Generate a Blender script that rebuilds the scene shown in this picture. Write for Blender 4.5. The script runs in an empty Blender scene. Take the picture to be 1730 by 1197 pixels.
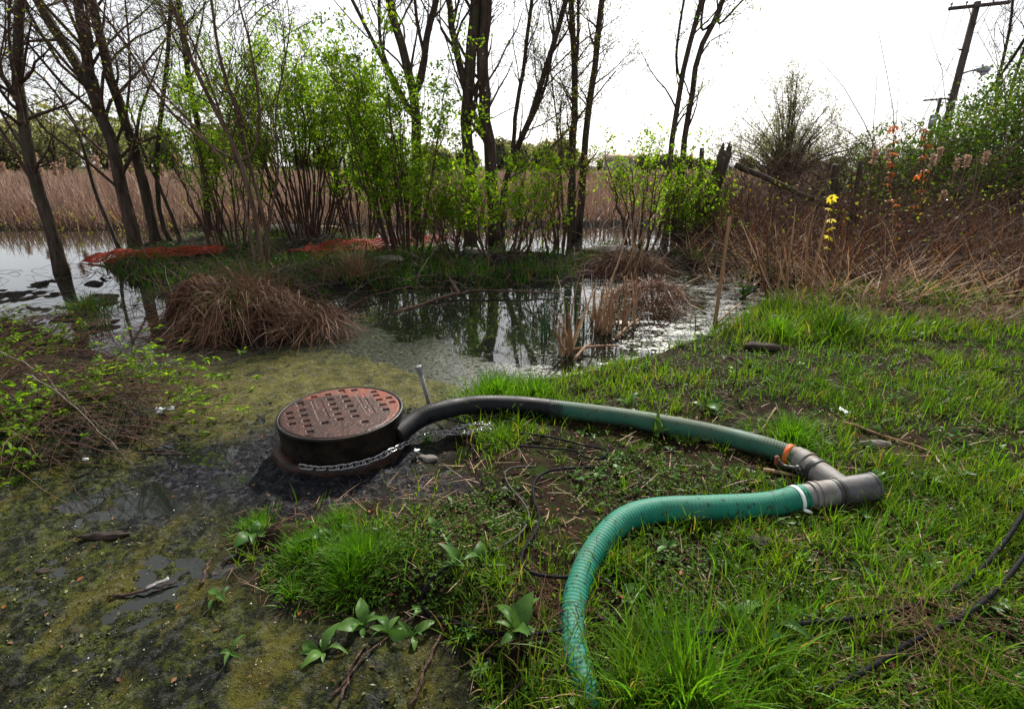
import bpy, math, random
import numpy as np
from mathutils import Vector

R = math.radians
rng = np.random.default_rng(7)
random.seed(7)
sc = bpy.context.scene
col = sc.collection

# ------------------------------------------------------------------ camera
FPX, CU, CV, CH = 888.0, 865.0, 598.5, 1.5          # focal length in photo pixels, centre, eye height
PITCH = R(19.7)
cam_d = bpy.data.cameras.new('camera')
cam_d.sensor_width = 36.0
cam_d.lens = FPX / 1730 * 36
cam_d.clip_start = 0.05
cam_d.clip_end = 6000
cam_d.dof.use_dof = True
cam_d.dof.focus_distance = 3.0
cam_d.dof.aperture_fstop = 7.0
cam = bpy.data.objects.new('camera', cam_d)
cam.location = (0, 0, CH)
cam.rotation_euler = (R(90) - PITCH, 0, 0)
col.objects.link(cam)
sc.camera = cam

# ------------------------------------------------------------------ sky and sun
SUN_EL, SUN_AZ = R(40), R(14)        # behind the trees, a little to the right of straight ahead
world = bpy.data.worlds.new('World')
sc.world = world
world.use_nodes = True
wn, wl = world.node_tree.nodes, world.node_tree.links
wn.clear()
sky = wn.new('ShaderNodeTexSky')
sky.sky_type = 'NISHITA'
sky.sun_disc = False
sky.sun_elevation = SUN_EL
sky.sun_rotation = SUN_AZ
sky.air_density = 1.0
sky.dust_density = 2.0
sky.ozone_density = 1.0
# thin high cloud over the whole dome: grey-white veil mixed over the blue
tc = wn.new('ShaderNodeTexCoord')
cl = wn.new('ShaderNodeTexNoise'); cl.inputs['Scale'].default_value = 2.2; cl.inputs['Detail'].default_value = 6
cr = wn.new('ShaderNodeMapRange'); cr.inputs[1].default_value = 0.35; cr.inputs[2].default_value = 0.65
cr.inputs[3].default_value = 0.70; cr.inputs[4].default_value = 0.95
bw = wn.new('ShaderNodeRGBToBW')
veil = wn.new('ShaderNodeMixRGB'); veil.blend_type = 'MIX'; veil.inputs[0].default_value = 0.32
veil.inputs[2].default_value = (9.0, 9.0, 9.4, 1)          # sunlit thin cloud
mixc = wn.new('ShaderNodeMixRGB')
bg = wn.new('ShaderNodeBackground'); bg.inputs[1].default_value = 0.11
wo = wn.new('ShaderNodeOutputWorld')
wl.new(tc.outputs['Generated'], cl.inputs['Vector'])
wl.new(cl.outputs['Fac'], cr.inputs[0])
wl.new(sky.outputs[0], bw.inputs[0])
wl.new(bw.outputs[0], veil.inputs[1])
cs_ = wn.new('ShaderNodeMixRGB'); cs_.inputs[1].default_value = (7.6, 7.7, 8.3, 1); cs_.inputs[2].default_value = (10.6, 10.5, 10.6, 1)   # thicker and thinner cloud
c2 = wn.new('ShaderNodeTexNoise'); c2.inputs['Scale'].default_value = 3.1; c2.inputs['Detail'].default_value = 5
c3 = wn.new('ShaderNodeMapRange'); c3.inputs[1].default_value = .40; c3.inputs[2].default_value = .62
wl.new(tc.outputs['Generated'], c2.inputs['Vector']); wl.new(c2.outputs['Fac'], c3.inputs[0]); wl.new(c3.outputs[0], cs_.inputs[0])
wl.new(cs_.outputs[0], veil.inputs[2])
wl.new(cr.outputs[0], mixc.inputs[0])
wl.new(sky.outputs[0], mixc.inputs[1])
wl.new(veil.outputs[0], mixc.inputs[2])
wl.new(mixc.outputs[0], bg.inputs[0])
wl.new(bg.outputs[0], wo.inputs[0])

sun_d = bpy.data.lights.new('sun', 'SUN')
sun_d.energy = 5.0
sun_d.angle = R(2)
sun_d.color = (1.0, 0.95, 0.87)
sun = bpy.data.objects.new('sun', sun_d)
col.objects.link(sun)
sdir = Vector((math.sin(SUN_AZ) * math.cos(SUN_EL), math.cos(SUN_AZ) * math.cos(SUN_EL), math.sin(SUN_EL)))
sun.rotation_euler = sdir.to_track_quat('Z', 'Y').to_euler()

sc.view_settings.view_transform = 'Standard'
sc.view_settings.look = 'None'
sc.view_settings.gamma = 1
sc.view_settings.use_curve_mapping = False
sc.view_settings.exposure = 0.72
sc.cycles.max_bounces = 8
sc.cycles.transparent_max_bounces = 4
sc.cycles.caustics_reflective = False
sc.cycles.caustics_refractive = False

# ------------------------------------------------------------------ plan helpers
cp, sp = math.cos(PITCH), math.sin(PITCH)
def ray(u, v):
    a, b = (u - CU) / FPX, (CV - v) / FPX
    return np.array([a, cp + b * sp, -sp + b * cp])
def G(u, v, z=0.0):
    d = ray(u, v); t = (z - CH) / d[2]
    return np.array([d[0] * t, d[1] * t, z])
def D(u, v, Y):
    d = ray(u, v); t = Y / d[1]
    return np.array([d[0] * t, Y, CH + d[2] * t])

# ------------------------------------------------------------------ numpy noise
_perm = rng.random((256, 256))
def vnoise(x, y):
    xi, yi = np.floor(x).astype(int), np.floor(y).astype(int)
    fx, fy = x - xi, y - yi
    fx, fy = fx * fx * (3 - 2 * fx), fy * fy * (3 - 2 * fy)
    a = _perm[xi & 255, yi & 255]; b = _perm[(xi + 1) & 255, yi & 255]
    c = _perm[xi & 255, (yi + 1) & 255]; d = _perm[(xi + 1) & 255, (yi + 1) & 255]
    return (a * (1 - fx) + b * fx) * (1 - fy) + (c * (1 - fx) + d * fx) * fy
def fbm(x, y, s, o=4):
    v, a, tot = 0, 1.0, 0
    for k in range(o):
        v = v + a * vnoise(x * s + 17.3 * k, y * s + 9.1 * k); tot += a; a *= 0.5; s *= 2.03
    return v / tot

# ------------------------------------------------------------------ plan zones (outlines on the ground)
def poly(px, extra=()):
    return np.array([G(u, v)[:2] for u, v in px] + [list(e) for e in extra])
def sdist(x, y, P):
    """signed distance, negative inside"""
    d = np.full(x.shape, 1e9); ins = np.zeros(x.shape, bool)
    n = len(P)
    for i in range(n):
        a, b = P[i], P[(i + 1) % n]
        e = b - a; wx, wy = x - a[0], y - a[1]
        t = np.clip((wx * e[0] + wy * e[1]) / (e @ e + 1e-12), 0, 1)
        d = np.minimum(d, (wx - e[0] * t) ** 2 + (wy - e[1] * t) ** 2)
        c = ((a[1] <= y) & (b[1] > y)) | ((b[1] <= y) & (a[1] > y))
        xx = a[0] + (y - a[1]) / (e[1] if abs(e[1]) > 1e-9 else 1e-9) * e[0]
        ins ^= c & (x < xx)
    d = np.sqrt(d)
    return np.where(ins, -d, d)
def sst(a, b, x):
    t = np.clip((x - a) / (b - a), 0, 1); return t * t * (3 - 2 * t)

Z_BANK = poly([(840, 1400), (770, 1120), (700, 1060), (480, 1035), (380, 960), (395, 880), (520, 862), (640, 835), (745, 790),
               (755, 700), (800, 662), (930, 645), (1010, 622), (1130, 588), (1235, 552), (1295, 515), (1420, 497), (1600, 505),
               (1730, 505), (2700, 500)], [(9, 0), (5, -3), (0.4, -3)])
Z_MUD = poly([(1100, 1400), (1000, 720), (830, 655), (790, 650), (700, 618), (620, 592), (545, 574), (400, 600), (260, 603),
              (230, 640), (120, 640), (-200, 640), (-900, 700)], [(-8, 0), (-4, -3), (0.4, -3)])
Z_LEFT = poly([(-600, 570), (-200, 555), (60, 552), (160, 590), (250, 640), (285, 690), (250, 730), (140, 770), (30, 800), (-400, 820), (-900, 780)])
Z_TUSS = poly([(285, 585), (310, 525), (410, 478), (500, 490), (545, 545), (490, 580), (400, 590)])
Z_ISL = poly([(150, 442), (240, 414), (350, 402), (470, 392), (570, 394), (640, 413), (720, 421), (850, 426), (950, 432), (1010, 420),
              (1060, 418), (1110, 428), (1190, 430), (1240, 452), (1130, 458), (1010, 470), (930, 484), (700, 492), (590, 502),
              (540, 520), (300, 530), (235, 490)])
Z_TUFT = poly([(115, 535), (150, 510), (185, 525), (190, 560), (140, 570)])
Z_SHOAL = poly([(-300, 480), (60, 470), (230, 452), (262, 520), (255, 600), (120, 640), (-200, 620)])
Z_RIGHT = poly([(1150, 398), (1190, 440), (1270, 480), (1400, 505), (1560, 525), (1730, 530), (2700, 530), (2700, 330), (1300, 340), (1140, 362)])
Z_FAR = poly([(-2600, 388), (-600, 388), (300, 389), (640, 384), (1100, 383), (2700, 390)], [(900, 3000), (-900, 3000)])

def terrain(x, y):
    x, y = np.asarray(x, float), np.asarray(y, float)
    wob = (fbm(x, y, 1.7, 3) - .5) * .35 + (fbm(x + 31, y, 6.0, 3) - .5) * .12
    def zone(P, H, w):
        return -.25 + (H + .25) * sst(w, -w, sdist(x, y, P) + wob * w * 2.2)
    n1 = fbm(x, y, 3.0, 4) - .5
    n2 = fbm(x + 5, y + 3, 14.0, 4) - .5
    n3 = fbm(x - 8, y + 1, 45.0, 3) - .5
    h = np.full(x.shape, -.25)
    mud = zone(Z_MUD, .012, .18) + n1 * .035 + n2 * .045 + n3 * .016
    bank = zone(Z_BANK, .085, .22) + n1 * .06 + n2 * .035 + n3 * .012
    bank = bank + .05 * sst(1.0, 4.0, x)
    for q in (mud, bank, zone(Z_LEFT, .16, .35) + n1 * .1, zone(Z_TUSS, .20, .45) + n1 * .1, zone(Z_TUFT, .06, .3), zone(Z_SHOAL, -.022, .4) + n1 * .15 + n2 * .09,
              zone(Z_ISL, .10, .45) + n1 * .13 + n2 * .05, zone(Z_RIGHT, .12, .5) + n1 * .12, zone(Z_FAR, .10, .6) + n1 * .08):
        h = np.maximum(h, q)
    # scoured hollow and sludge lumps round the manhole
    c = G(560, 790)
    r = np.hypot(x - c[0], y - c[1])
    h = h + .050 * np.exp(-(r / .47) ** 4) * (.6 + 1.0 * fbm(x + 70, y, 8., 3))
    for u, v, a, d in ((345, 768, .09, .05), (420, 812, .10, .045), (250, 850, .10, .04)):        # little black pools
        q = G(u, v); h = h - d * np.exp(-((x - q[0]) / (a * 1.5)) ** 2 - ((y - q[1]) / a) ** 2)
    return h
def tz(x, y):
    return float(terrain(np.array([x]), np.array([y]))[0])
def on(u, v, dz=0.0):
    """the point of the ground seen at photo pixel (u, v)"""
    p = G(u, v, .05)
    for _ in range(4):
        p = G(u, v, max(tz(p[0], p[1]), 0.0))
    p[2] += dz
    return p

# ------------------------------------------------------------------ mesh helpers
def npmesh(name, V, tris=None, quads=None, mat=None, parent=None, smooth=False, attrs=None, mats=None, midx=None):
    V = np.ascontiguousarray(V, dtype=np.float32).reshape(-1, 3)
    me = bpy.data.meshes.new(name)
    tris = np.zeros((0, 3), np.int32) if tris is None else np.asarray(tris, np.int32).reshape(-1, 3)
    quads = np.zeros((0, 4), np.int32) if quads is None else np.asarray(quads, np.int32).reshape(-1, 4)
    nl = tris.size + quads.size; nf = len(tris) + len(quads)
    me.vertices.add(len(V)); me.vertices.foreach_set('co', V.ravel())
    me.loops.add(nl); me.loops.foreach_set('vertex_index', np.concatenate([tris.ravel(), quads.ravel()]).astype(np.int32))
    me.polygons.add(nf)
    ls = np.concatenate([np.arange(len(tris)) * 3, tris.size + np.arange(len(quads)) * 4]).astype(np.int32)
    me.polygons.foreach_set('loop_start', ls)
    if smooth: me.polygons.foreach_set('use_smooth', np.ones(nf, bool))
    if midx is not None: me.polygons.foreach_set('material_index', np.asarray(midx, np.int32))
    me.update(calc_edges=True)
    for k, a in (attrs or {}).items():
        at = me.attributes.new(k, 'FLOAT', 'POINT'); at.data.foreach_set('value', np.asarray(a, np.float32).ravel())
    for m in (mats or ([mat] if mat else [])): me.materials.append(m)
    o = bpy.data.objects.new(name, me); col.objects.link(o)
    if parent is not None: o.parent = parent
    return o
def tag(o, label, cat, group=None, kind=None):
    o['label'] = label
    if kind != 'structure' or cat: o['category'] = cat
    if group: o['group'] = group
    if kind: o['kind'] = kind
    return o
def empty(name, loc, label, cat, group=None):
    o = bpy.data.objects.new(name, None); col.objects.link(o); o.location = tuple(loc)
    o.empty_display_size = .2
    return tag(o, label, cat, group)
class MB:
    """collects numpy pieces into one mesh"""
    def __init__(s): s.V, s.T, s.Q, s.A, s.n = [], [], [], [], 0
    def add(s, V, T=None, Q=None, a=None):
        V = np.asarray(V, float).reshape(-1, 3)
        if len(V) == 0: return s
        s.V.append(V)
        if T is not None: s.T.append(np.asarray(T).reshape(-1, 3) + s.n)
        if Q is not None: s.Q.append(np.asarray(Q).reshape(-1, 4) + s.n)
        s.A.append(np.full(len(V), .5) if a is None else np.broadcast_to(np.asarray(a, float).ravel(), (len(V),)) if np.size(a) in (1, len(V)) else np.zeros(len(V)))
        s.n += len(V); return s
    def build(s, name, mat, parent=None, smooth=False, origin=None):
        if not s.V: return None
        V = np.concatenate(s.V)
        if origin is not None: V = V - np.asarray(origin)
        return npmesh(name, V, np.concatenate(s.T) if s.T else None, np.concatenate(s.Q) if s.Q else None, mat, parent, smooth,
                      {'rnd': np.concatenate(s.A)})
def norm(a): return a / (np.linalg.norm(a, axis=-1, keepdims=True) + 1e-9)
def tubes(P, Rr, s=6, cap=True):
    """many tubes with the same number of points: P (N,K,3), Rr (N,K)"""
    P = np.asarray(P, float); Rr = np.asarray(Rr, float)
    if P.ndim == 2: P, Rr = P[None], Rr[None]
    N, K, _ = P.shape
    T = norm(np.gradient(P, axis=1))
    ref = np.zeros_like(T[:, 0]); m = norm(T.mean(1)); ref[np.arange(N), np.argmin(np.abs(m), axis=1)] = 1
    U = np.empty_like(T); u = norm(np.cross(m, ref))
    for k in range(K):
        u = norm(u - T[:, k] * (u * T[:, k]).sum(-1, keepdims=True)); U[:, k] = u
    W = np.cross(T, U)
    th = np.arange(s) / s * 2 * math.pi
    V = P[:, :, None] + Rr[:, :, None, None] * (U[:, :, None] * np.cos(th)[None, None, :, None] + W[:, :, None] * np.sin(th)[None, None, :, None])
    n, k, j = np.meshgrid(np.arange(N), np.arange(K - 1), np.arange(s), indexing='ij')
    b = n * K * s
    Q = np.stack([b + k * s + j, b + k * s + (j + 1) % s, b + (k + 1) * s + (j + 1) % s, b + (k + 1) * s + j], -1).reshape(-1, 4)
    Tt = None
    if cap:
        V = V.reshape(-1, 3); base = len(V)
        V = np.concatenate([V, P[:, 0], P[:, -1]])
        nn, jj = np.meshgrid(np.arange(N), np.arange(s), indexing='ij')
        t1 = np.stack([base + nn, nn * K * s + (jj + 1) % s, nn * K * s + jj], -1).reshape(-1, 3)
        e = nn * K * s + (K - 1) * s
        t2 = np.stack([base + N + nn, e + jj, e + (jj + 1) % s], -1).reshape(-1, 3)
        Tt = np.concatenate([t1, t2])
    return V.reshape(-1, 3), Tt, Q
def catmull(P, n):
    P = np.asarray(P, float)
    X = np.vstack([2 * P[0] - P[1], P, 2 * P[-1] - P[-2]])
    seg = np.linalg.norm(np.diff(P, axis=0), axis=1); cum = np.concatenate([[0], np.cumsum(seg)]) / seg.sum()
    t = np.linspace(0, 1, n); i = np.clip(np.searchsorted(cum, t, side='right') - 1, 0, len(P) - 2)
    f = ((t - cum[i]) / (cum[i + 1] - cum[i] + 1e-12))[:, None]
    a, b, c, d = X[i], X[i + 1], X[i + 2], X[i + 3]
    return .5 * (2 * b + (c - a) * f + (2 * a - 5 * b + 4 * c - d) * f ** 2 + (3 * b - 3 * c + d - a) * f ** 3)
def blades(P, az, lean, H, W, curl, K=4):
    """grass blades: strips narrowing to a point, leaning by `lean` and curling over by `curl` (radians)"""
    N = len(P)
    d = np.stack([np.cos(az), np.sin(az), 0 * az], -1); side = np.stack([-np.sin(az), np.cos(az), 0 * az], -1)
    tw = rng.normal(0, .6, N)
    side = norm(side * np.cos(tw)[:, None] + d * np.sin(tw)[:, None])
    pts = [P]; ang = lean.copy()
    for k in range(1, K):
        st = H / (K - 1)
        pts.append(pts[-1] + (d * np.sin(ang)[:, None] + np.array([0, 0, 1.]) * np.cos(ang)[:, None]) * st[:, None])
        ang = ang + curl / (K - 1)
    wv = [1.0, .95, .7, .45, .2][:K - 1] if K <= 6 else np.linspace(1, .2, K - 1)
    if K == 3: wv = [1., .75]
    V = []
    for k in range(K - 1):
        V += [pts[k] - side * (W * wv[k] / 2)[:, None], pts[k] + side * (W * wv[k] / 2)[:, None]]
    V.append(pts[-1])
    V = np.stack(V, 1); m = 2 * (K - 1) + 1
    b = (np.arange(N) * m)[:, None]
    Q = np.concatenate([b + np.array([2 * k, 2 * k + 1, 2 * k + 3, 2 * k + 2]) for k in range(K - 2)]) if K > 2 else None
    T = b + np.array([2 * (K - 2), 2 * (K - 2) + 1, 2 * (K - 1)])
    return V.reshape(-1, 3), T, Q, m
def leaves(P, d, nrm, L, W, fold=.25, six=False):
    d = norm(d); s = norm(np.cross(d, nrm)); n = np.cross(s, d)
    L, W = L[:, None], W[:, None]
    if not six:
        V = np.stack([P, P + d * L * .45 + s * W * .5 + n * W * fold, P + d * L, P + d * L * .45 - s * W * .5 + n * W * fold], 1)
        b = (np.arange(len(P)) * 4)[:, None]
        T = np.concatenate([b + np.array([0, 1, 2]), b + np.array([0, 2, 3])])
        return V.reshape(-1, 3), T, None, 4
    V = np.stack([P, P + d * L * .28 + s * W * .42 + n * W * fold, P + d * L * .62 + s * W * .44 + n * W * fold * .6, P + d * L - n * W * fold,
                  P + d * L * .62 - s * W * .44 + n * W * fold * .6, P + d * L * .28 - s * W * .42 + n * W * fold, P + d * L * .5], 1)
    b = (np.arange(len(P)) * 7)[:, None]
    T = np.concatenate([b + np.array(q) for q in ([0, 1, 6], [1, 2, 6], [2, 3, 6], [3, 4, 6], [4, 5, 6], [5, 0, 6])])
    return V.reshape(-1, 3), T, None, 7
def lathe(prof, n=64):
    prof = np.asarray(prof, float); K = len(prof); th = np.arange(n) / n * 2 * math.pi
    V = np.stack([prof[:, 0][:, None] * np.cos(th), prof[:, 0][:, None] * np.sin(th), np.repeat(prof[:, 1][:, None], n, 1)], -1).reshape(-1, 3)
    k, j = np.meshgrid(np.arange(K - 1), np.arange(n), indexing='ij')
    Q = np.stack([k * n + j, k * n + (j + 1) % n, (k + 1) * n + (j + 1) % n, (k + 1) * n + j], -1).reshape(-1, 4)
    return V, Q
def rdir(n, up=0.0):
    v = rng.normal(0, 1, (n, 3)); v[:, 2] += up; return norm(v)

# ------------------------------------------------------------------ materials
class NT:
    def __init__(s, name):
        s.m = bpy.data.materials.new(name); s.m.use_nodes = True
        s.t = s.m.node_tree; s.t.nodes.clear()
        s.out = s.t.nodes.new('ShaderNodeOutputMaterial')
    def n(s, ty, **kw):
        nd = s.t.nodes.new(ty)
        for k, v in kw.items():
            if hasattr(nd, k) and not k[0].isupper(): setattr(nd, k, v)
        return nd
    def l(s, a, b): s.t.links.new(a, b)
    def pos(s):
        return s.n('ShaderNodeNewGeometry').outputs['Position']
    def obj(s): return s.n('ShaderNodeTexCoord').outputs['Object']
    def noise(s, scale, detail=4, rough=.55, vec=None, stretch=None):
        nd = s.n('ShaderNodeTexNoise'); nd.inputs['Scale'].default_value = scale
        nd.inputs['Detail'].default_value = detail; nd.inputs['Roughness'].default_value = rough
        v = vec if vec is not None else s.pos()
        if stretch:
            mp = s.n('ShaderNodeMapping'); mp.inputs['Scale'].default_value = stretch; s.l(v, mp.inputs[0]); v = mp.outputs[0]
        s.l(v, nd.inputs['Vector']); return nd.outputs['Fac']
    def rng(s, x, a, b, c=0., d=1.):
        nd = s.n('ShaderNodeMapRange'); s.l(x, nd.inputs[0])
        for i, v in zip((1, 2, 3, 4), (a, b, c, d)): nd.inputs[i].default_value = v
        return nd.outputs[0]
    def math(s, op, a, b=0.):
        nd = s.n('ShaderNodeMath'); nd.operation = op
        for i, v in ((0, a), (1, b)):
            if isinstance(v, (int, float)): nd.inputs[i].default_value = v
            else: s.l(v, nd.inputs[i])
        return nd.outputs[0]
    def mix(s, f, a, b):
        nd = s.n('ShaderNodeMixRGB')
        for i, v in ((0, f), (1, a), (2, b)):
            if isinstance(v, (int, float)): nd.inputs[i].default_value = v
            elif isinstance(v, tuple): nd.inputs[i].default_value = (*v, 1) if len(v) == 3 else v
            else: s.l(v, nd.inputs[i])
        return nd.outputs[0]
    def attr(s, name):
        nd = s.n('ShaderNodeAttribute'); nd.attribute_name = name; return nd.outputs['Fac']
    def bump(s, h, strength=.4, dist=.01):
        nd = s.n('ShaderNodeBump'); nd.inputs['Strength'].default_value = strength; nd.inputs['Distance'].default_value = dist
        s.l(h, nd.inputs['Height']); return nd.outputs[0]
    def pbr(s, base, rough=.6, normal=None, metal=0., ior=None, spec=None):
        p = s.n('ShaderNodeBsdfPrincipled')
        for k, v in (('Base Color', base), ('Roughness', rough), ('Metallic', metal)):
            if isinstance(v, (int, float)): p.inputs[k].default_value = v
            elif isinstance(v, tuple): p.inputs[k].default_value = (*v, 1)
            else: s.l(v, p.inputs[k])
        if ior: p.inputs['IOR'].default_value = ior
        if spec is not None: p.inputs['Specular IOR Level'].default_value = spec
        if normal is not None: s.l(normal, p.inputs['Normal'])
        return p.outputs[0]
    def done(s, sh): s.l(sh, s.out.inputs[0]); return s.m
def leaf_mat(name, c1, c2, c3=None, trans=.45, rough=.45, tint=(1.25, 1.2, .55)):
    t = NT(name); r = t.attr('rnd')
    c = t.mix(r, c1, c2)
    if c3: c = t.mix(t.rng(r, .86, .93), c, c3)
    c = t.mix(t.rng(t.noise(30, 2), .35, .65, 0, .35), c, tuple(x * .6 for x in c1))
    p = t.pbr(c, rough, spec=.12)
    tr = t.n('ShaderNodeBsdfTranslucent'); mm = t.n('ShaderNodeMixRGB'); mm.blend_type = 'MULTIPLY'; mm.inputs[0].default_value = 1
    t.l(c, mm.inputs[1]); mm.inputs[2].default_value = (*tint, 1); t.l(mm.outputs[0], tr.inputs[0])
    mx = t.n('ShaderNodeMixShader'); mx.inputs[0].default_value = trans; t.l(p, mx.inputs[1]); t.l(tr.outputs[0], mx.inputs[2])
    return t.done(mx.outputs[0])
def bark_mat(name, c1, c2, moss=None, scale=18):
    t = NT(name); n = t.noise(scale, 5, .65, stretch=(1, 1, .18)); c = t.mix(t.rng(n, .35, .65), c1, c2)
    if moss: c = t.mix(t.rng(t.noise(3, 4), .5, .68, 0, .7), c, moss)
    return t.done(t.pbr(c, .9, t.bump(n, .9, .03), spec=.12))
def plain_mat(name, c1, c2, rough=.6, scale=20, bump=.3, dist=.005, metal=0., stretch=None):
    t = NT(name); n = t.noise(scale, 5, .6, vec=t.obj(), stretch=stretch)
    return t.done(t.pbr(t.mix(t.rng(n, .35, .65), c1, c2), rough, t.bump(n, bump, dist), metal, spec=.3))

M = {}
M['grass'] = leaf_mat('grass_green', (.045, .115, .008), (.17, .30, .014), (.28, .21, .07), .5, .4)
M['grass_bright'] = leaf_mat('grass_bright', (.06, .17, .010), (.14, .33, .016), None, .5, .4)
M['grass_dark'] = leaf_mat('grass_dark', (.022, .070, .008), (.06, .15, .012), (.14, .10, .04), .4, .5)
M['weed'] = leaf_mat('weed_leaf', (.045, .115, .022), (.10, .19, .04), None, .35, .4)
M['shrub'] = leaf_mat('shrub_leaf', (.095, .21, .012), (.22, .39, .022), (.36, .44, .03), .68, .45, (1.4, 1.3, .5))
M['hedge_leaf'] = leaf_mat('hedge_leaf', (.030, .075, .008), (.10, .19, .018), (.20, .22, .03), .45, .5)
M['olive_scrap'] = leaf_mat('algae_scrap', (.020, .026, .008), (.085, .090, .020), (.22, .20, .10), .1, .5)
M['bud'] = leaf_mat('bud_leaf', (.14, .20, .02), (.24, .24, .04), (.25, .12, .03), .5, .5)
M['haze_leaf'] = leaf_mat('far_leaf_haze_tint', (.16, .17, .115), (.26, .28, .16), (.32, .26, .21), .5, .8)  # pale greyed tones painted in for distance haze on the far wood
M['straw'] = leaf_mat('dead_straw', (.14, .075, .045), (.30, .185, .115), (.42, .30, .20), .25, .6, (1.1, .9, .7))
M['rust_straw'] = leaf_mat('rusty_straw', (.095, .046, .028), (.21, .110, .065), (.34, .24, .16), .25, .6, (1.1, .85, .6))
M['reed'] = leaf_mat('reed_blade', (.17, .110, .085), (.34, .235, .185), (.46, .36, .28), .3, .6, (1.05, .92, .8))
M['reed_tan'] = leaf_mat('tan_reed', (.30, .185, .10), (.52, .37, .24), (.60, .48, .36), .3, .6, (1.1, .9, .7))
M['reed_green'] = leaf_mat('reed_green', (.03, .09, .03), (.06, .14, .05), None, .3, .4)
M['orange_leaf'] = leaf_mat('orange_leaf', (.34, .085, .020), (.46, .18, .035), None, .45, .5, (1.2, .9, .5))
M['yellow_leaf'] = leaf_mat('yellow_leaf', (.62, .50, .04), (.70, .62, .10), None, .45, .5)
M['fluff'] = leaf_mat('seed_fluff', (.40, .27, .19), (.55, .40, .30), None, .3, .8, (1, .9, .8))
M['dead_leaf'] = leaf_mat('dead_leaf', (.10, .05, .025), (.22, .12, .06), (.35, .12, .03), .2, .6, (1.1, .9, .7))
M['bark'] = bark_mat('bark_dark', (.028, .021, .017), (.095, .070, .055), (.050, .055, .022))
M['bark_light'] = bark_mat('bark_light', (.07, .045, .030), (.17, .115, .08))
M['twig'] = bark_mat('twig_brown', (.045, .028, .022), (.11, .068, .050), scale=30)
M['twig_red'] = bark_mat('cane_red', (.055, .032, .024), (.135, .080, .060), scale=30)
M['twig_grey'] = bark_mat('twig_grey', (.10, .085, .072), (.24, .20, .17), scale=30)

# ------------------------------------------------------------------ the ground
ys = np.concatenate([np.linspace(-2.5, .48, 12), np.geomspace(.5, 25, 410), np.geomspace(26, 3000, 40)])
half = 1.25 * np.maximum(ys, 0) + 2.4
cs = np.linspace(-1, 1, 401)
gx = half[:, None] * cs[None]; gy = np.repeat(ys[:, None], 401, 1)
gz = terrain(gx, gy)
def grid_quads(nr, nc):
    i, j = np.meshgrid(np.arange(nr - 1), np.arange(nc - 1), indexing='ij')
    return np.stack([i * nc + j, i * nc + j + 1, (i + 1) * nc + j + 1, (i + 1) * nc + j], -1).reshape(-1, 4)
a_mud = sst(.12, -.12, sdist(gx, gy, Z_MUD)) * sst(-.12, .15, sdist(gx, gy, Z_BANK))
Z_SLUDGE = poly([(300, 770), (440, 745), (470, 800), (690, 790), (760, 800), (800, 850), (640, 875), (480, 870), (330, 860), (200, 905), (170, 870)])
a_slu = sst(.16, -.16, sdist(gx, gy, Z_SLUDGE) + (fbm(gx, gy, 5, 3) - .5) * .35)
a_slu = np.maximum(a_slu, sst(.75, .40, np.hypot(gx - G(565, 770)[0], gy - G(565, 770)[1]) + (fbm(gx + 3, gy, 5, 3) - .5) * .3))
a_bank = sst(.10, -.25, sdist(gx, gy, Z_BANK))
a_yel = sst(.5, 0, sdist(gx, gy, poly([(400, 690), (330, 660), (450, 625), (620, 625), (760, 640), (760, 690), (640, 670)])) + (fbm(gx, gy, 3, 3) - .5) * .5)
t = NT('ground_earth')
n_l, n_m, n_s, n_f = t.noise(1.3, 5), t.noise(7, 6, .65), t.noise(38, 5, .7), t.noise(160, 3, .7)
soil = t.mix(t.rng(n_m, .35, .65), (.010, .007, .005), (.046, .027, .015))
soil = t.mix(t.rng(n_f, .60, .72, 0, .6), soil, (.11, .07, .045))
soil = t.mix(t.rng(t.noise(11, 4), .48, .62, 0, .8), soil, (.035, .060, .008))
mud = t.mix(t.rng(n_s, .35, .65), (.005, .005, .0045), (.022, .019, .015))
alg = t.mix(t.rng(n_s, .40, .60), (.006, .010, .003), (.075, .088, .013))
n_b = t.noise(5.5, 8, .75)
alg = t.mix(t.rng(n_b, .46, .56, 0, .92), alg, (.004, .006, .004))
alg = t.mix(t.rng(t.noise(4, 5, .7, stretch=(1.4, .7, 1)), .50, .62, 0, .7), alg, (.110, .098, .015))
alg = t.mix(t.rng(n_f, .66, .74, 0, .7), alg, (.20, .19, .13))
alg = t.mix(t.math('MULTIPLY', t.attr('yellow'), t.rng(n_m, .3, .6)), alg, (.150, .140, .032))
slu = t.mix(t.rng(n_s, .35, .7), (.003, .003, .005), (.018, .020, .030))
slu = t.mix(t.rng(n_f, .66, .76, 0, .5), slu, (.14, .13, .11))
c = t.mix(t.attr('algae'), mud, alg)
c = t.mix(t.attr('bank'), c, soil)
c = t.mix(t.attr('sludge'), c, slu)
wet = t.math('MAXIMUM', t.math('MULTIPLY', t.attr('algae'), .75), t.attr('sludge'))
rough = t.math('SUBTRACT', .9, t.math('MULTIPLY', wet, t.rng(n_s, .42, .56, .66, .20)))
hh = t.math('ADD', t.math('MULTIPLY', n_s, 1.0), t.math('MULTIPLY', n_f, .45))
p = t.pbr(c, rough, t.bump(hh, 1.0, .045), spec=.5)
sp_ = t.math('MULTIPLY', t.math('MAXIMUM', t.math('MULTIPLY', t.attr('algae'), .7), t.attr('sludge')), t.rng(t.noise(26, 5, .7), .50, .60, .05, .5))
t.l(t.math('ADD', sp_, .06), [n_ for n_ in t.t.nodes if n_.type == 'BSDF_PRINCIPLED'][0].inputs['Specular IOR Level'])
M['ground'] = t.done(p)
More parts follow.
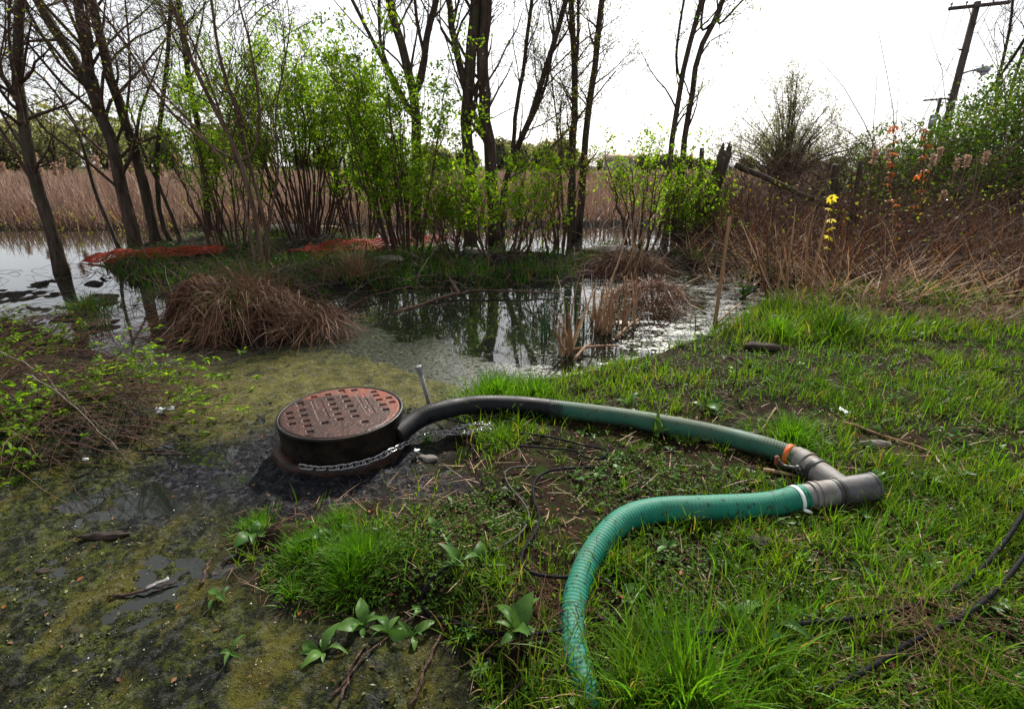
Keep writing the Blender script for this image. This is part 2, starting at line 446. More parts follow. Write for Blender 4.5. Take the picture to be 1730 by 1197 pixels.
g = npmesh('ground', np.stack([gx, gy, gz], -1), None, grid_quads(*gx.shape), M['ground'], None, True,
           {'algae': a_mud, 'sludge': a_slu, 'bank': a_bank, 'yellow': a_yel})
g['kind'] = 'structure'; g['label'] = 'wet muddy ground with green algae and a soil bank'

# ------------------------------------------------------------------ the water: one level sheet, scum floating on it
wy = np.geomspace(1.2, 60, 130); whalf = 1.3 * wy + 4
wx = whalf[:, None] * np.linspace(-1, 1, 131)[None]; wyy = np.repeat(wy[:, None], 131, 1)
sm = sdist(wx, wyy, Z_MUD)
scum = np.clip(sst(.7, .0, sm + (fbm(wx, wyy, 1.6, 3) - .5) * 1.2), 0, 1) * .95 * sst(3.0, 3.7, wyy)
flk = (.45 + .55 * sst(.3, 1.6, wx)) * sst(9.5, 6.5, wyy)                                       # broken flakes towards the reeds
flk = np.maximum(flk, .5 * sst(-1.6, -2.6, wx) * sst(8, 5.5, wyy))
t = NT('pond_water')
n1 = t.noise(5, 6, .7, stretch=(.7, 1.6, 1)); n2 = t.noise(22, 5, .7, stretch=(.8, 1.4, 1)); n3 = t.noise(2.2, 3)
k1 = t.math('ADD', t.attr('scum'), t.rng(n1, .3, .7, -.55, .45))
f1 = t.math('MULTIPLY', t.rng(k1, .38, .50), t.rng(t.noise(34, 6, .75, stretch=(.8, 1.3, 1)), .42, .54, .05, 1.))
k2 = t.math('ADD', t.math('MULTIPLY', t.attr('flakes'), .42), t.math('ADD', t.rng(n2, .3, .7, -.22, .24), t.rng(n1, .3, .7, -.26, .26)))
f2 = t.rng(k2, .44, .50)
fs = t.math('MAXIMUM', f1, f2)
base = t.mix(t.rng(n2, .40, .60), (.007, .009, .005), (.050, .056, .026))
base = t.mix(t.rng(t.noise(60, 3), .5, .62, 0, .8), base, (.020, .021, .016))
rip = t.bump(t.noise(3.5, 2, .5), .05, .02)
wsh = t.pbr((.010, .012, .009), .03, rip, ior=1.5, spec=.5)
ssh = t.pbr(base, .36, t.bump(n2, .5, .006), spec=.5)
mx = t.n('ShaderNodeMixShader'); t.l(fs, mx.inputs[0]); t.l(wsh, mx.inputs[1]); t.l(ssh, mx.inputs[2])
M['water'] = t.done(mx.outputs[0])
w = npmesh('water', np.stack([wx, wyy, 0 * wx], -1), None, grid_quads(*wx.shape), M['water'], None, True, {'scum': scum, 'flakes': flk})
w['kind'] = 'structure'; w['label'] = 'dark pond water with floating scum mirroring the white sky'

# ------------------------------------------------------------------ scattered ground cover
un = rng.uniform
BARE = [(905, 800, .16, .12), (930, 850, .14, .12), (1180, 685, .22, .10), (1285, 715, .22, .09), (1660, 765, .40, .14), (1130, 800, .20, .10), (1290, 905, .18, .08), (1060, 900, .12, .10), (860, 900, .14, .14),
        (1480, 790, .22, .08), (1250, 790, .2, .07), (1420, 900, .12, .07), (1010, 760, .14, .06), (1390, 985, .12, .07), (1560, 890, .12, .06), (920, 1080, .12, .12), (1500, 690, .25, .08), (800, 830, .15, .12)]
BARE = [(*G(u, v)[:2], a, b) for u, v, a, b in BARE]
def bare_spots(x, y):
    wv = (fbm(x + 15, y + 33, 7., 3) - .5) * .9
    k = np.zeros(x.shape)
    for cx, cy, a, b in BARE: k = np.maximum(k, np.exp(-(((x - cx) / a) ** 2 + ((y - cy) / b) ** 2) * (1 + wv * 1.5)))
    k = np.maximum(k, sst(.60, .70, fbm(x + 2.2, y + 71, 2.8, 3)))
    return np.clip(k * 1.25, 0, 1)
def fan(n, y0, y1, m=1.08, pad=.8):
    y = np.exp(rng.uniform(math.log(y0), math.log(y1), n)); x = rng.uniform(-1, 1, n) * (m * y + pad)
    return x, y
def scatter_blades(name, label, cat, mat, x, y, H, W, lean, curl, K=4, a=None, dz=0., sink=.006):
    P = np.stack([x, y, terrain(x, y) - sink + dz], -1); N = len(P)
    V, T, Q, m = blades(P, rng.uniform(0, 2 * math.pi, N), lean, H, W, curl, K)
    a = rng.random(N) if a is None else a
    o = npmesh(name, V, T, Q, M[mat], None, True, {'rnd': np.repeat(a, m)})
    return tag(o, label, cat, kind='stuff')
# the turf on the bank
x, y = fan(150000, .75, 9.5)
sd = sdist(x, y, Z_BANK)
bare = fbm(x, y, 1.5, 3) * .6 + fbm(x + 40, y, 5., 3) * .4
dens = np.clip((bare - .42) * 7, .04, 1) * sst(.02, -.12, sd)
wet_c = np.hypot(x - G(640, 790)[0], y - G(640, 790)[1])
dens *= sst(.25, .75, wet_c)
near_l = sst(.30, -.05, x - .12 * y) * sst(2.6, 2.2, y)                  # thinner by the manhole and the lower left
dens *= 1 - .75 * near_l
dens *= 1 - .75 * np.exp(-((x - G(1640, 770)[0]) / .45) ** 2 - ((y - G(1640, 770)[1]) / .22) ** 2)
dens *= 1 - .95 * bare_spots(x, y)
keep = rng.random(len(x)) < dens
x, y, bare = x[keep], y[keep], bare[keep]
N = len(x)
H = (.03 + .06 * rng.random(N) ** 1.6) * (0.7 + 1.1 * sst(.42, .62, bare)) * (1 + .25 * (rng.random(N) > .9))
scatter_blades('bank_turf', 'short green grass covering the soil bank on the right', 'grass', 'grass', x, y, H, .0032 + .003 * rng.random(N),
               np.abs(rng.normal(.3, .3, N)), un(.2, 1.3, N), 4, a=np.where(rng.random(N) > .93, .97, np.clip(1.7 * (fbm(x + 6, y + 6, 2.0, 3) - .5) + .35 + .35 * rng.random(N), 0, .85)))
# tufts that make the turf uneven: clumps of blades fanning out of one root
cx_, cy_ = fan(5200, .78, 9)
k_ = (sdist(cx_, cy_, Z_BANK) < -.04) & (np.hypot(cx_ - G(640, 790)[0], cy_ - G(640, 790)[1]) > .62)
k_ &= rng.random(len(cx_)) < np.clip((fbm(cx_ + 21, cy_ + 4, 1.9, 3) - .33) * 4.5, .05, 1)
k_ &= rng.random(len(cx_)) > .6 * (sst(.30, -.05, cx_ - .12 * cy_) * sst(2.6, 2.2, cy_))
k_ &= rng.random(len(cx_)) > .8 * bare_spots(cx_, cy_)
cx_, cy_ = cx_[k_], cy_[k_]
nb_ = rng.integers(8, 40, len(cx_)); ix = np.repeat(np.arange(len(cx_)), nb_); N = len(ix)
hs_ = (.035 + .10 * rng.random(len(cx_)) ** 2.2); rs_ = un(.01, .04, len(cx_))
aa = rng.uniform(0, 6.28, N); rr_ = rng.random(N) * rs_[ix]
x, y = cx_[ix] + np.cos(aa) * rr_, cy_[ix] + np.sin(aa) * rr_
P = np.stack([x, y, terrain(x, y) - .004], -1)
V, T, Q, m = blades(P, aa + rng.normal(0, .6, N), np.abs(rng.normal(.45, .3, N)), hs_[ix] * rng.uniform(.5, 1.15, N), rng.uniform(.0028, .0058, N), rng.uniform(.3, 1.6, N), 4)
tone = np.where(rng.random(N) > .94, .97, np.clip(rng.random(len(cx_))[ix] * .65 + rng.random(N) * .3, 0, .85))
tag(npmesh('turf_tufts', V, T, Q, M['grass'], None, True, {'rnd': np.repeat(tone, m)}), 'countless small grass tufts growing in the turf', 'grass', kind='stuff')
# algae scraps giving the mud its crumbly skin
x, y = fan(26000, .75, 5.5)
keep = (sdist(x, y, Z_MUD) < 0) & (sdist(x, y, Z_BANK) > -.06) & (terrain(x, y) > -.004) & (rng.random(len(x)) < np.clip((fbm(x + 8, y + 2, 2.4, 4) - .38) * 5, .06, 1))
x, y = x[keep], y[keep]; N = len(x)
P = np.stack([x, y, terrain(x, y) + .002], -1)
V, T, Q, m = leaves(P, rdir(N) * np.array([1, 1, .5]), norm(rng.normal(0, .6, (N, 3)) + np.array([0, 0, 1])), un(.006, .022, N), un(.003, .012, N))
tag(npmesh('algae_scraps', V, T, None, M['olive_scrap'], None, False, {'rnd': np.repeat(rng.random(N), m)}), 'crumbly olive algae scraps on the wet mud', 'algae', kind='stuff')
# longer blades standing out of it
x, y = fan(16000, .8, 7)
keep = (sdist(x, y, Z_BANK) < -.08) & (rng.random(len(x)) < np.clip((fbm(x + 9, y, 2.2, 3) - .46) * 9, 0, 1)) & (np.hypot(x - G(640, 790)[0], y - G(640, 790)[1]) > .75)
keep &= rng.random(len(x)) > .8 * (sst(.30, -.05, x - .12 * y) * sst(2.6, 2.2, y))
keep &= rng.random(len(x)) > .85 * bare_spots(x, y)
x, y = x[keep], y[keep]; N = len(x)
scatter_blades('long_grass', 'longer grass blades standing up through the turf', 'grass', 'grass_bright', x, y, un(.07, .17, N), un(.004, .007, N),
               np.abs(rng.normal(.25, .2, N)), un(.3, 1.4, N), 5)
# low round-leaved ground cover
x, y = fan(120000, .75, 8)
keep = (sdist(x, y, Z_BANK) < -.05) & (rng.random(len(x)) < np.clip((fbm(x - 19, y + 7, 2.6, 4) - .42) * 6, .04, 1)) & (np.hypot(x - G(640, 790)[0], y - G(640, 790)[1]) > .6)
x, y = x[keep], y[keep]; N = len(x)
P = np.stack([x, y, terrain(x, y) + un(.002, .035, N)], -1)
V, T, Q, m = leaves(P, rdir(N) * np.array([1, 1, .4]), norm(rng.normal(0, .5, (N, 3)) + np.array([0, 0, 1])), un(.010, .024, N), un(.008, .015, N))
tag(npmesh('ground_cover', V, T, None, M['hedge_leaf'], None, False, {'rnd': np.repeat(rng.random(N) * .85, m)}),
    'low small leaved ground cover creeping between the grass', 'ground cover', kind='stuff')
# small broad-leaved rosettes in the turf
cx_, cy_ = fan(2600, .8, 6.5)
k_ = (sdist(cx_, cy_, Z_BANK) < -.05) & (np.hypot(cx_ - G(640, 790)[0], cy_ - G(640, 790)[1]) > .6) & (rng.random(len(cx_)) < np.clip((fbm(cx_ - 50, cy_ + 17, 1.6, 3) - .36) * 5, .05, 1))
cx_, cy_ = cx_[k_], cy_[k_]; nl_ = rng.integers(4, 10, len(cx_)); ix = np.repeat(np.arange(len(cx_)), nl_); N = len(ix)
sz_ = (.014 + .040 * rng.random(len(cx_)) ** 2)[ix] * rng.uniform(.5, 1.1, N); aa = rng.uniform(0, 6.28, N)
P = np.stack([cx_[ix], cy_[ix], terrain(cx_[ix], cy_[ix]) + rng.uniform(.004, .03, N)], -1)
V, T, Q, m = leaves(P, np.stack([np.cos(aa), np.sin(aa), rng.uniform(-.1, .9, N)], -1), norm(rng.normal(0, .35, (N, 3)) + np.array([0, 0, 1])), sz_, sz_ * rng.uniform(.3, .6, N), .2, True)
tag(npmesh('turf_weeds', V, T, None, M['weed'], None, False, {'rnd': np.repeat(rng.random(N), m)}), 'small broad leaved weeds dotted through the turf', 'weeds', kind='stuff')
x, y = fan(2600, .8, 7); keep = (sdist(x, y, Z_BANK) < -.02) & (rng.random(len(x)) < np.clip((fbm(x + 31, y + 3, 1.5, 3) - .40) * 6, .05, 1))
x, y = x[keep], y[keep]; N = len(x); P = np.stack([x, y, terrain(x, y) + .018], -1)
V, T, Q, m = blades(P, un(0, 6.28, N), un(1.3, 1.6, N), un(.04, .16, N), un(.002, .0045, N), un(-.1, .3, N), 4)
tag(npmesh('pale_straw', V, T, Q, M['reed_tan'], None, False, {'rnd': np.repeat(rng.random(N), m)}), 'pale dry straws lying on top of the grass', 'straw', kind='stuff')
# straw and twig litter
x, y = fan(30000, .75, 9)
keep = (sdist(x, y, Z_BANK) < .02) & (rng.random(len(x)) < np.clip((fbm(x + 77, y, 1.8, 3) - .35) * 4, .05, 1))
x, y = x[keep], y[keep]; N = len(x)
P = np.stack([x, y, terrain(x, y) + .006], -1)
V, T, Q, m = blades(P, un(0, 6.28, N), un(1.25, 1.6, N), un(.02, .10, N) * (1 + (rng.random(N) > .93)), un(.0012, .0035, N), un(-.2, .4, N), 4)
tag(npmesh('straw_litter', V, T, Q, M['rust_straw'], None, False, {'rnd': np.repeat(rng.random(N), m)}),
    'broken dead straws lying in the grass', 'straw', kind='stuff')
# dead leaves and flecks on the mud
x, y = fan(5200, .75, 7)
keep = ((sdist(x, y, Z_MUD) < 0) & (rng.random(len(x)) < .15)) | (sdist(x, y, Z_BANK) < 0)
x, y = x[keep], y[keep]; N = len(x)
P = np.stack([x, y, np.maximum(terrain(x, y), 0) + .003], -1)
V, T, Q, m = leaves(P, rdir(N) * np.array([1, 1, .15]), norm(rng.normal(0, .25, (N, 3)) + np.array([0, 0, 1])), un(.006, .03, N), un(.004, .016, N))
tag(npmesh('leaf_litter', V, T, None, M['dead_leaf'], None, False, {'rnd': np.repeat(rng.random(N), m)}),
    'small dead leaf scraps scattered over mud and grass', 'leaves', kind='stuff')
# pale chips and grit on the mud
x, y = fan(1500, .8, 5); keep = sdist(x, y, Z_MUD) < 0
x, y = x[keep], y[keep]; N = len(x); r = .0018 + .0045 * rng.random(N) ** 4
cube = np.array([[1, 0, 0], [-.8, .1, 0], [0, 1, .1], [.1, -.9, 0], [0, 0, .6], [0, .1, -.7]])
V = np.stack([x, y, np.maximum(terrain(x, y), 0) + .002], -1)[:, None] + cube[None] * r[:, None, None] * un(.6, 1.3, (N, 6, 1))
o8 = np.array([[0, 2, 4], [2, 1, 4], [1, 3, 4], [3, 0, 4], [2, 0, 5], [1, 2, 5], [3, 1, 5], [0, 3, 5]])
T = ((np.arange(N) * 6)[:, None, None] + o8[None]).reshape(-1, 3)
M['chip'] = plain_mat('pale_chip', (.30, .28, .22), (.55, .52, .45), .5, 8)
tag(npmesh('grit', V.reshape(-1, 3), T, None, M['chip'], None, False), 'pale grit and shell chips strewn on the algae', 'grit', kind='stuff')

# floating scraps: reed bits, bark and algae on the pond
x, y = fan(26000, 3.2, 9)
dep = terrain(x, y)
keep = (dep < -.01) & (np.abs(x) < 3.6) & (rng.random(len(x)) < np.clip((fbm(x * .7 + 4, y * 1.4, 1.7, 4) - .40) * 5 + .5 * sst(.4, 1.4, x), .03, 1))
x, y = x[keep], y[keep]; N = len(x)
P = np.stack([x, y, np.full(N, .003)], -1)
V, T, Q, m = leaves(P, rdir(N) * np.array([1, 1, .06]), norm(rng.normal(0, .10, (N, 3)) + np.array([0, 0, 1])), un(.012, .06, N), un(.004, .020, N), .05)
tag(npmesh('floating_scraps', V, T, None, M['olive_scrap'], None, False, {'rnd': np.repeat(rng.random(N) ** 1.7, m)}), 'dark and tan plant scraps floating on the pond', 'plant debris', kind='stuff')

# the grass on the island behind the pond
x, y = fan(42000, 4.2, 12)
sdi = np.minimum(np.minimum(sdist(x, y, Z_ISL), sdist(x, y, Z_TUSS) + .25), sdist(x, y, Z_TUFT))
keep = (sdi < .0) & (rng.random(len(x)) < np.clip((fbm(x + 3, y + 60, 1.1, 3) - .42) * 7, .03, 1))
x, y = x[keep], y[keep]; N = len(x)
scatter_blades('island_grass', 'dark lush grass on the low island behind the pond', 'grass', 'grass_dark', x, y, un(.08, .26, N), un(.007, .013, N),
               np.abs(rng.normal(.2, .25, N)), un(.2, 1.2, N), 4)
x, y = fan(9000, 4.2, 13)
keep = (np.minimum(sdist(x, y, Z_ISL), sdist(x, y, Z_TUSS)) < .15)
x, y = x[keep], y[keep]; N = len(x)
scatter_blades('island_straw', 'reddish dead straw and stalks tangled over the island', 'straw', 'rust_straw', x, y, un(.10, .45, N), un(.005, .010, N),
               un(.5, 1.5, N), un(.1, 1.2, N), 4)
# green shoots in the brush on the right
x, y = fan(45000, 4.0, 14)
keep = (np.minimum(sdist(x, y, Z_RIGHT), sdist(x, y, Z_BANK)) < 0) & (y > 4.0 + .05 * x) & (rng.random(len(x)) < np.clip((fbm(x + 13, y + 20, 1.2, 3) - .42) * 7, .04, 1))
x, y = x[keep], y[keep]; N = len(x)
scatter_blades('brush_grass', 'green grass tufts growing among the dead reeds on the right', 'grass', 'grass', x, y, un(.08, .24, N), un(.006, .012, N),
               np.abs(rng.normal(.25, .25, N)), un(.2, 1.2, N), 4)

# the reed field beyond the water
x, y = fan(44000, 12.5, 75, 1.15, 2)
keep = (sdist(x, y, Z_FAR) < .1) & ~((x > 3.5) & (y < 15.5) & (rng.random(len(x)) < .5))
x, y = x[keep], y[keep]; N = len(x)
edge = sst(0, -3.5, sdist(x, y, Z_FAR))
H = (un(.6, 1.3, N)) * (.55 + .45 * edge) * (.8 + .4 * fbm(x, y, .25, 3))
scatter_blades('reed_field', 'wide field of dead brown reeds beyond the water', 'reeds', 'reed', x, y, H, un(.014, .032, N) * (y / 16), np.abs(rng.normal(.12, .22, N)),
               un(-.1, .9, N), 4)
x, y = fan(9000, 12.3, 18, 1.1, 2)
keep = (sdist(x, y, Z_FAR) < .2) & (sdist(x, y, Z_FAR) > -2.5)
x, y = x[keep], y[keep]; N = len(x)
scatter_blades('shore_reeds', 'rusty fallen reeds along the far shore of the pond', 'reeds', 'rust_straw', x, y, un(.3, .9, N), un(.012, .022, N), un(.3, 1.3, N), un(.2, 1.2, N), 4)
x, y = fan(2500, 12.2, 15, 1.1, 2)
keep = (np.abs(sdist(x, y, Z_FAR)) < .7) & (x < 2)
x, y = x[keep], y[keep]; N = len(x)
P = np.stack([x, y, terrain(x, y) + un(.05, .5, N)], -1)
V, T, Q, m = leaves(P, rdir(N), rdir(N, 1.2), un(.05, .09, N), un(.03, .05, N))
tag(npmesh('shore_weed', V, T, None, M['bud'], None, False, {'rnd': np.repeat(rng.random(N), m)}), 'yellow green leafy weeds on the far shore', 'weeds', kind='stuff')
# meadow behind the reeds
x, y = fan(7000, 70, 240, 1.15, 2); N = len(x)
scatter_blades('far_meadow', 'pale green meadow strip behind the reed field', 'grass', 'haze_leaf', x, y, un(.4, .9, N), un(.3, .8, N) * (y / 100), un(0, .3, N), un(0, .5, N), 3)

# ------------------------------------------------------------------ manhole frame and lid
LID_Z = .255
MC = G(568, 697, LID_Z) + np.array([.016, .034, 0])
MS = .945                                               # radius scale of the whole casting
t = NT('rusty_lid'); o_ = t.obj()
n1, n2, n3 = t.noise(9, 5, .65, o_), t.noise(60, 4, .7, o_), t.noise(3.2, 4, .6, o_)
c = t.mix(t.rng(n1, .35, .65), (.022, .008, .006), (.058, .019, .012))
c = t.mix(t.rng(n2, .55, .72, 0, .7), c, (.025, .014, .012))
sx = t.n('ShaderNodeSeparateXYZ'); t.l(o_, sx.inputs[0])
dx, dy = t.math('ADD', sx.outputs[0], .06), t.math('ADD', sx.outputs[1], .15)
rr = t.math('SQRT', t.math('ADD', t.math('MULTIPLY', dx, dx), t.math('MULTIPLY', dy, dy)))
dry = t.math('MULTIPLY', t.rng(t.math('ADD', rr, t.rng(n1, .3, .7, -.03, .03)), .335, .36), t.rng(t.noise(20, 5, .7, o_), .36, .50, .25, 1.))        # dry fresh rust outside an old wet tide line
orange = t.mix(t.rng(t.noise(14, 5, .7, o_), .40, .60), (.17, .028, .008), (.10, .040, .024))
orange = t.mix(t.rng(n2, .55, .66, 0, .7), orange, (.09, .03, .018))
c = t.mix(dry, c, orange)
M['lid'] = t.done(t.pbr(c, t.math('ADD', t.rng(n2, .3, .7, .28, .5), t.math('MULTIPLY', dry, .3)), t.bump(n2, .7, .004), spec=.28))
t = NT('wet_black_iron'); o_ = t.obj(); n1, n2 = t.noise(8, 5, .65, o_), t.noise(50, 4, .7, o_)
c = t.mix(t.rng(n1, .45, .72), (.004, .0035, .003), (.022, .013, .008)); c = t.mix(t.rng(n2, .62, .75, 0, .6), c, (.05, .026, .014))
M['iron'] = t.done(t.pbr(c, t.rng(n1, .3, .7, .35, .6), t.bump(n2, .7, .004), spec=.22))
M['riser'] = plain_mat('rusty_riser', (.008, .006, .005), (.045, .020, .013), .55, 14, .8, .012)

fr = empty('manhole', (MC[0], MC[1], 0), 'round black iron manhole frame standing proud of the sludge', 'manhole')
prof = [(.315, .05), (.315, .225), (.333, .225), (.333, .2515), (.336, .254), (.347, .254), (.3495, .250), (.3495, .240), (.345, .232),
        (.343, .20), (.340, .15), (.337, .11), (.336, .085), (.334, .06), (.315, .05)]
V, Q = lathe(prof, 96)
V[:, :2] *= MS
npmesh('frame_ring', V, None, Q, M['iron'], fr, True)
V, Q = lathe([(.30, -.12), (.30, .100), (.368, .100), (.374, .094), (.378, .075), (.383, 0), (.385, -.12)], 72)
V[:, :2] *= (1 + .022 * (np.sin(np.arctan2(V[:, 1], V[:, 0]) * 5 + 1) * .5 + .5 * np.sin(np.arctan2(V[:, 1], V[:, 0]) * 11)))[:, None]
V[:, 2] += .006 * np.sin(np.arctan2(V[:, 1], V[:, 0]) * 7)
V[:, 0] -= .012; V[:, :2] *= MS
npmesh('concrete_riser', V, None, Q, M['riser'], fr, True)

ld = empty('manhole_cover', (MC[0], MC[1], LID_Z), 'rust brown cast iron manhole cover with rows of square pockets', 'manhole cover')
n = 181; a = np.linspace(-1, 1, n); A, B = np.meshgrid(a, a, indexing='ij')
rad = .3285 * MS
X = A * np.sqrt(1 - B * B / 2) * rad; Y = B * np.sqrt(1 - A * A / 2) * rad
La = R(28)                                              # direction of the pocket columns
cx, sx_ = math.cos(La), math.sin(La)
S = X * cx + Y * sx_; Tt = -X * sx_ + Y * cx            # S across the columns, Tt along them
Z = np.zeros_like(X)
pocket = np.zeros_like(X)
def boxm(s0, t0, hs, ht):
    e = .0022
    return sst(hs + e, hs - e, np.abs(S - s0)) * sst(ht + e, ht - e, np.abs(Tt - t0))
cols_ = [(-.255, [.092, .024, -.05]), (-.187, [.20, .171, .098, .027, -.046, -.11, -.18]), (-.105, [.25, -.115]), (-.028, [.246, .171, .098, .030, -.041, -.11]),
         (.052, [.27, .245, .174, .104, .028, -.045, -.112]), (.120, [.24]), (.216, [.16, .104, .037, -.037, -.107]), (.272, [.109, .037, -.03]), (.08, [-.2])]
for s0, ts in cols_:
    for t0 in ts:
        if math.hypot(s0, t0) < rad - .03: pocket = np.maximum(pocket, boxm(s0, t0, .0165, .0145))
Z -= .009 * pocket
for s0, t0, hs, ht in ((-.100, .053, .030, .132), (.135, .023, .024, .148)):     # sunk lettering plates with a raised edge
    Z += .0012 * (boxm(s0, t0, hs + .004, ht + .004) - boxm(s0, t0, hs, ht)) - .002 * boxm(s0, t0, hs, ht)
rl = np.random.default_rng(3)
def strokes(s0, t0, w, h):                                # worn raised letters, no longer readable
    z = np.zeros_like(X)
    for k in range(4):
        if rl.random() < .5: z = np.maximum(z, boxm(s0 + rl.uniform(-.5, .5) * w, t0, .0022, h * rl.uniform(.3, .5)))
        else: z = np.maximum(z, boxm(s0, t0 + rl.uniform(-.5, .5) * h, w * .5, .0022))
    return z
for k in range(3): Z += .0022 * strokes(-.112, .165 - k * .034, .020, .026)
for k in range(3): Z += .0022 * strokes(-.092, .05 - k * .034, .020, .026)
for k in range(7): Z += .0022 * strokes(.135, .14 - k * .038, .026, .028)
rad_ = np.hypot(X, Y)
Z -= .004 * sst(rad - .008, rad, rad_)
Z -= .014 * np.exp(-((X + .085) ** 2 + (Y + .30) ** 2) / .022 ** 2)             # pick slot in the near edge
Z -= .010 * np.exp(-((X - .06) ** 2 + (Y - .315) ** 2) / .014 ** 2)
Z += (fbm(X + 2, Y + 2, 60, 3) - .5) * .0022
nn = n * n
ring = np.concatenate([np.arange(n), n * np.arange(1, n) + n - 1, (n - 1) * n + np.arange(n - 2, -1, -1), n * np.arange(n - 2, 0, -1)])
V = np.stack([X, Y, Z], -1).reshape(-1, 3); Vs = V[ring].copy(); Vs[:, 2] = -.03
Qs = np.stack([ring, nn + np.arange(len(ring)), nn + (np.arange(len(ring)) + 1) % len(ring), np.roll(ring, -1)], -1)
npmesh('lid_plate', np.concatenate([V, Vs]), None, np.concatenate([grid_quads(n, n), Qs]), M['lid'], ld, True)

# ------------------------------------------------------------------ hoses and the steel lateral fitting
def hose_mesh(P, r, name, mat, parent, rib=.035, pitch=.0125, a=None, open_end=False):
    L = np.linalg.norm(np.diff(P, axis=0), axis=1).sum(); n = int(L / pitch * 5)
    C = catmull(P, n); s = np.linspace(0, L, n)
    rr = r * (1 + rib * np.abs(np.sin(s / pitch * math.pi)))
    if callable(a): rr = rr * a(s / L)
    V, T, Q = tubes(C, rr, 28, True)
    tt = np.concatenate([np.repeat(s / L, 28), [0, 1]])
    o = npmesh(name, V - np.array(parent.location), T, Q, mat, parent, True, {'t': tt})
    return o
t = NT('black_hose'); n1, n2 = t.noise(9, 5, .7), t.noise(70, 4, .7)
c = t.mix(t.rng(n1, .42, .66), (.004, .004, .006), (.014, .014, .015)); c = t.mix(t.rng(n2, .66, .74, 0, .5), c, (.11, .10, .085))
gn = t.n('ShaderNodeNewGeometry'); sz = t.n('ShaderNodeSeparateXYZ'); t.l(gn.outputs['Normal'], sz.inputs[0])
dust = t.math('MULTIPLY', t.rng(sz.outputs[2], .55, .95), t.rng(n1, .40, .60))
c = t.mix(t.math('MULTIPLY', dust, .25), c, (.05, .045, .04))
M['hose_black'] = t.done(t.pbr(c, t.rng(n1, .3, .7, .42, .7), t.bump(n2, .3, .002), spec=.18))
def green_hose(name, c1, c2, dirt, dirtc, amt):
    t = NT(name); n1, n2, n3 = t.noise(6, 5, .7), t.noise(90, 4, .7), t.noise(26, 4, .7)
    c = t.mix(t.rng(n1, .35, .65), c1, c2)
    gn = t.n('ShaderNodeNewGeometry'); sz = t.n('ShaderNodeSeparateXYZ'); t.l(gn.outputs['Normal'], sz.inputs[0])
    top = t.math('MULTIPLY', t.rng(sz.outputs[2], .45, .95), t.rng(n1, .33, .58))
    c = t.mix(t.math('MULTIPLY', top, amt), c, dirtc)
    c = t.mix(t.math('MULTIPLY', t.rng(n3, .56, .66), dirt), c, (.018, .020, .016))
    c = t.mix(t.rng(n2, .66, .74, 0, .5), c, (.22, .20, .15))
    if amt > .5: c = t.mix(t.rng(t.math('ADD', t.attr('t'), t.rng(n1, .3, .7, -.06, .06)), .07, .0), c, (.006, .006, .008))      # black wrap wearing off
    low = t.rng(t.math('ADD', sz.outputs[2], t.rng(n1, .3, .7, -.35, .35)), -.1, -.6)
    c = t.mix(t.math('MULTIPLY', low, .85), c, (.030, .026, .018))                     # mud splashed up the underside
    c = t.mix(t.rng(t.noise(3.2, 5, .7), .54, .68, 0, .45), c, (.075, .080, .055))
    return t.done(t.pbr(c, t.rng(n1, .3, .7, .48, .75), t.bump(n2, .25, .002), spec=.2))
M['hose_grey'] = green_hose('faded_green_hose', (.012, .075, .048), (.030, .100, .066), .5, (.110, .098, .065), .55)
M['hose_green'] = green_hose('green_hose', (.004, .125, .080), (.008, .185, .120), .85, (.10, .15, .115), .3)
M['orange_band'] = plain_mat('orange_band', (.50, .085, .012), (.60, .14, .02), .6, 30)
M['white_band'] = plain_mat('white_band', (.60, .66, .64), (.75, .78, .76), .45, 30)
t = NT('dull_galvanised'); n1, n2 = t.noise(11, 5, .7), t.noise(70, 4, .7)
c = t.mix(t.rng(n1, .36, .64), (.10, .095, .09), (.22, .21, .20)); c = t.mix(t.rng(n2, .58, .70, 0, .6), c, (.05, .035, .025))
c = t.mix(t.rng(t.noise(7, 5, .7), .50, .64, 0, .75), c, (.11, .070, .042))
M['steel'] = t.done(t.pbr(c, t.rng(n1, .3, .7, .5, .75), t.bump(n2, .3, .002), metal=.1, spec=.3))
t = NT('smoky_steel'); n1, n2 = t.noise(9, 5, .7), t.noise(60, 4, .7)
c = t.mix(t.rng(n1, .36, .64), (.050, .050, .054), (.12, .117, .115)); c = t.mix(t.rng(n2, .62, .72, 0, .5), c, (.03, .022, .018)); c = t.mix(t.rng(t.noise(6, 5, .7), .52, .66, 0, .6), c, (.085, .062, .045))
M['steel_dark'] = t.done(t.pbr(c, t.rng(n1, .3, .7, .42, .68), t.bump(n2, .25, .002), metal=.15, spec=.3))
M['gasket'] = plain_mat('dark_gasket', (.018, .018, .020), (.05, .048, .045), .5, 30)

HR = .0535
def hz(u, v, lift=0.):
    """hose axis seen at (u,v), lying on the ground there"""
    p = G(u, v, HR + .06)
    for _ in range(3): p = G(u, v, max(tz(p[0], p[1]), .0) + HR * .93 + lift)
    return p
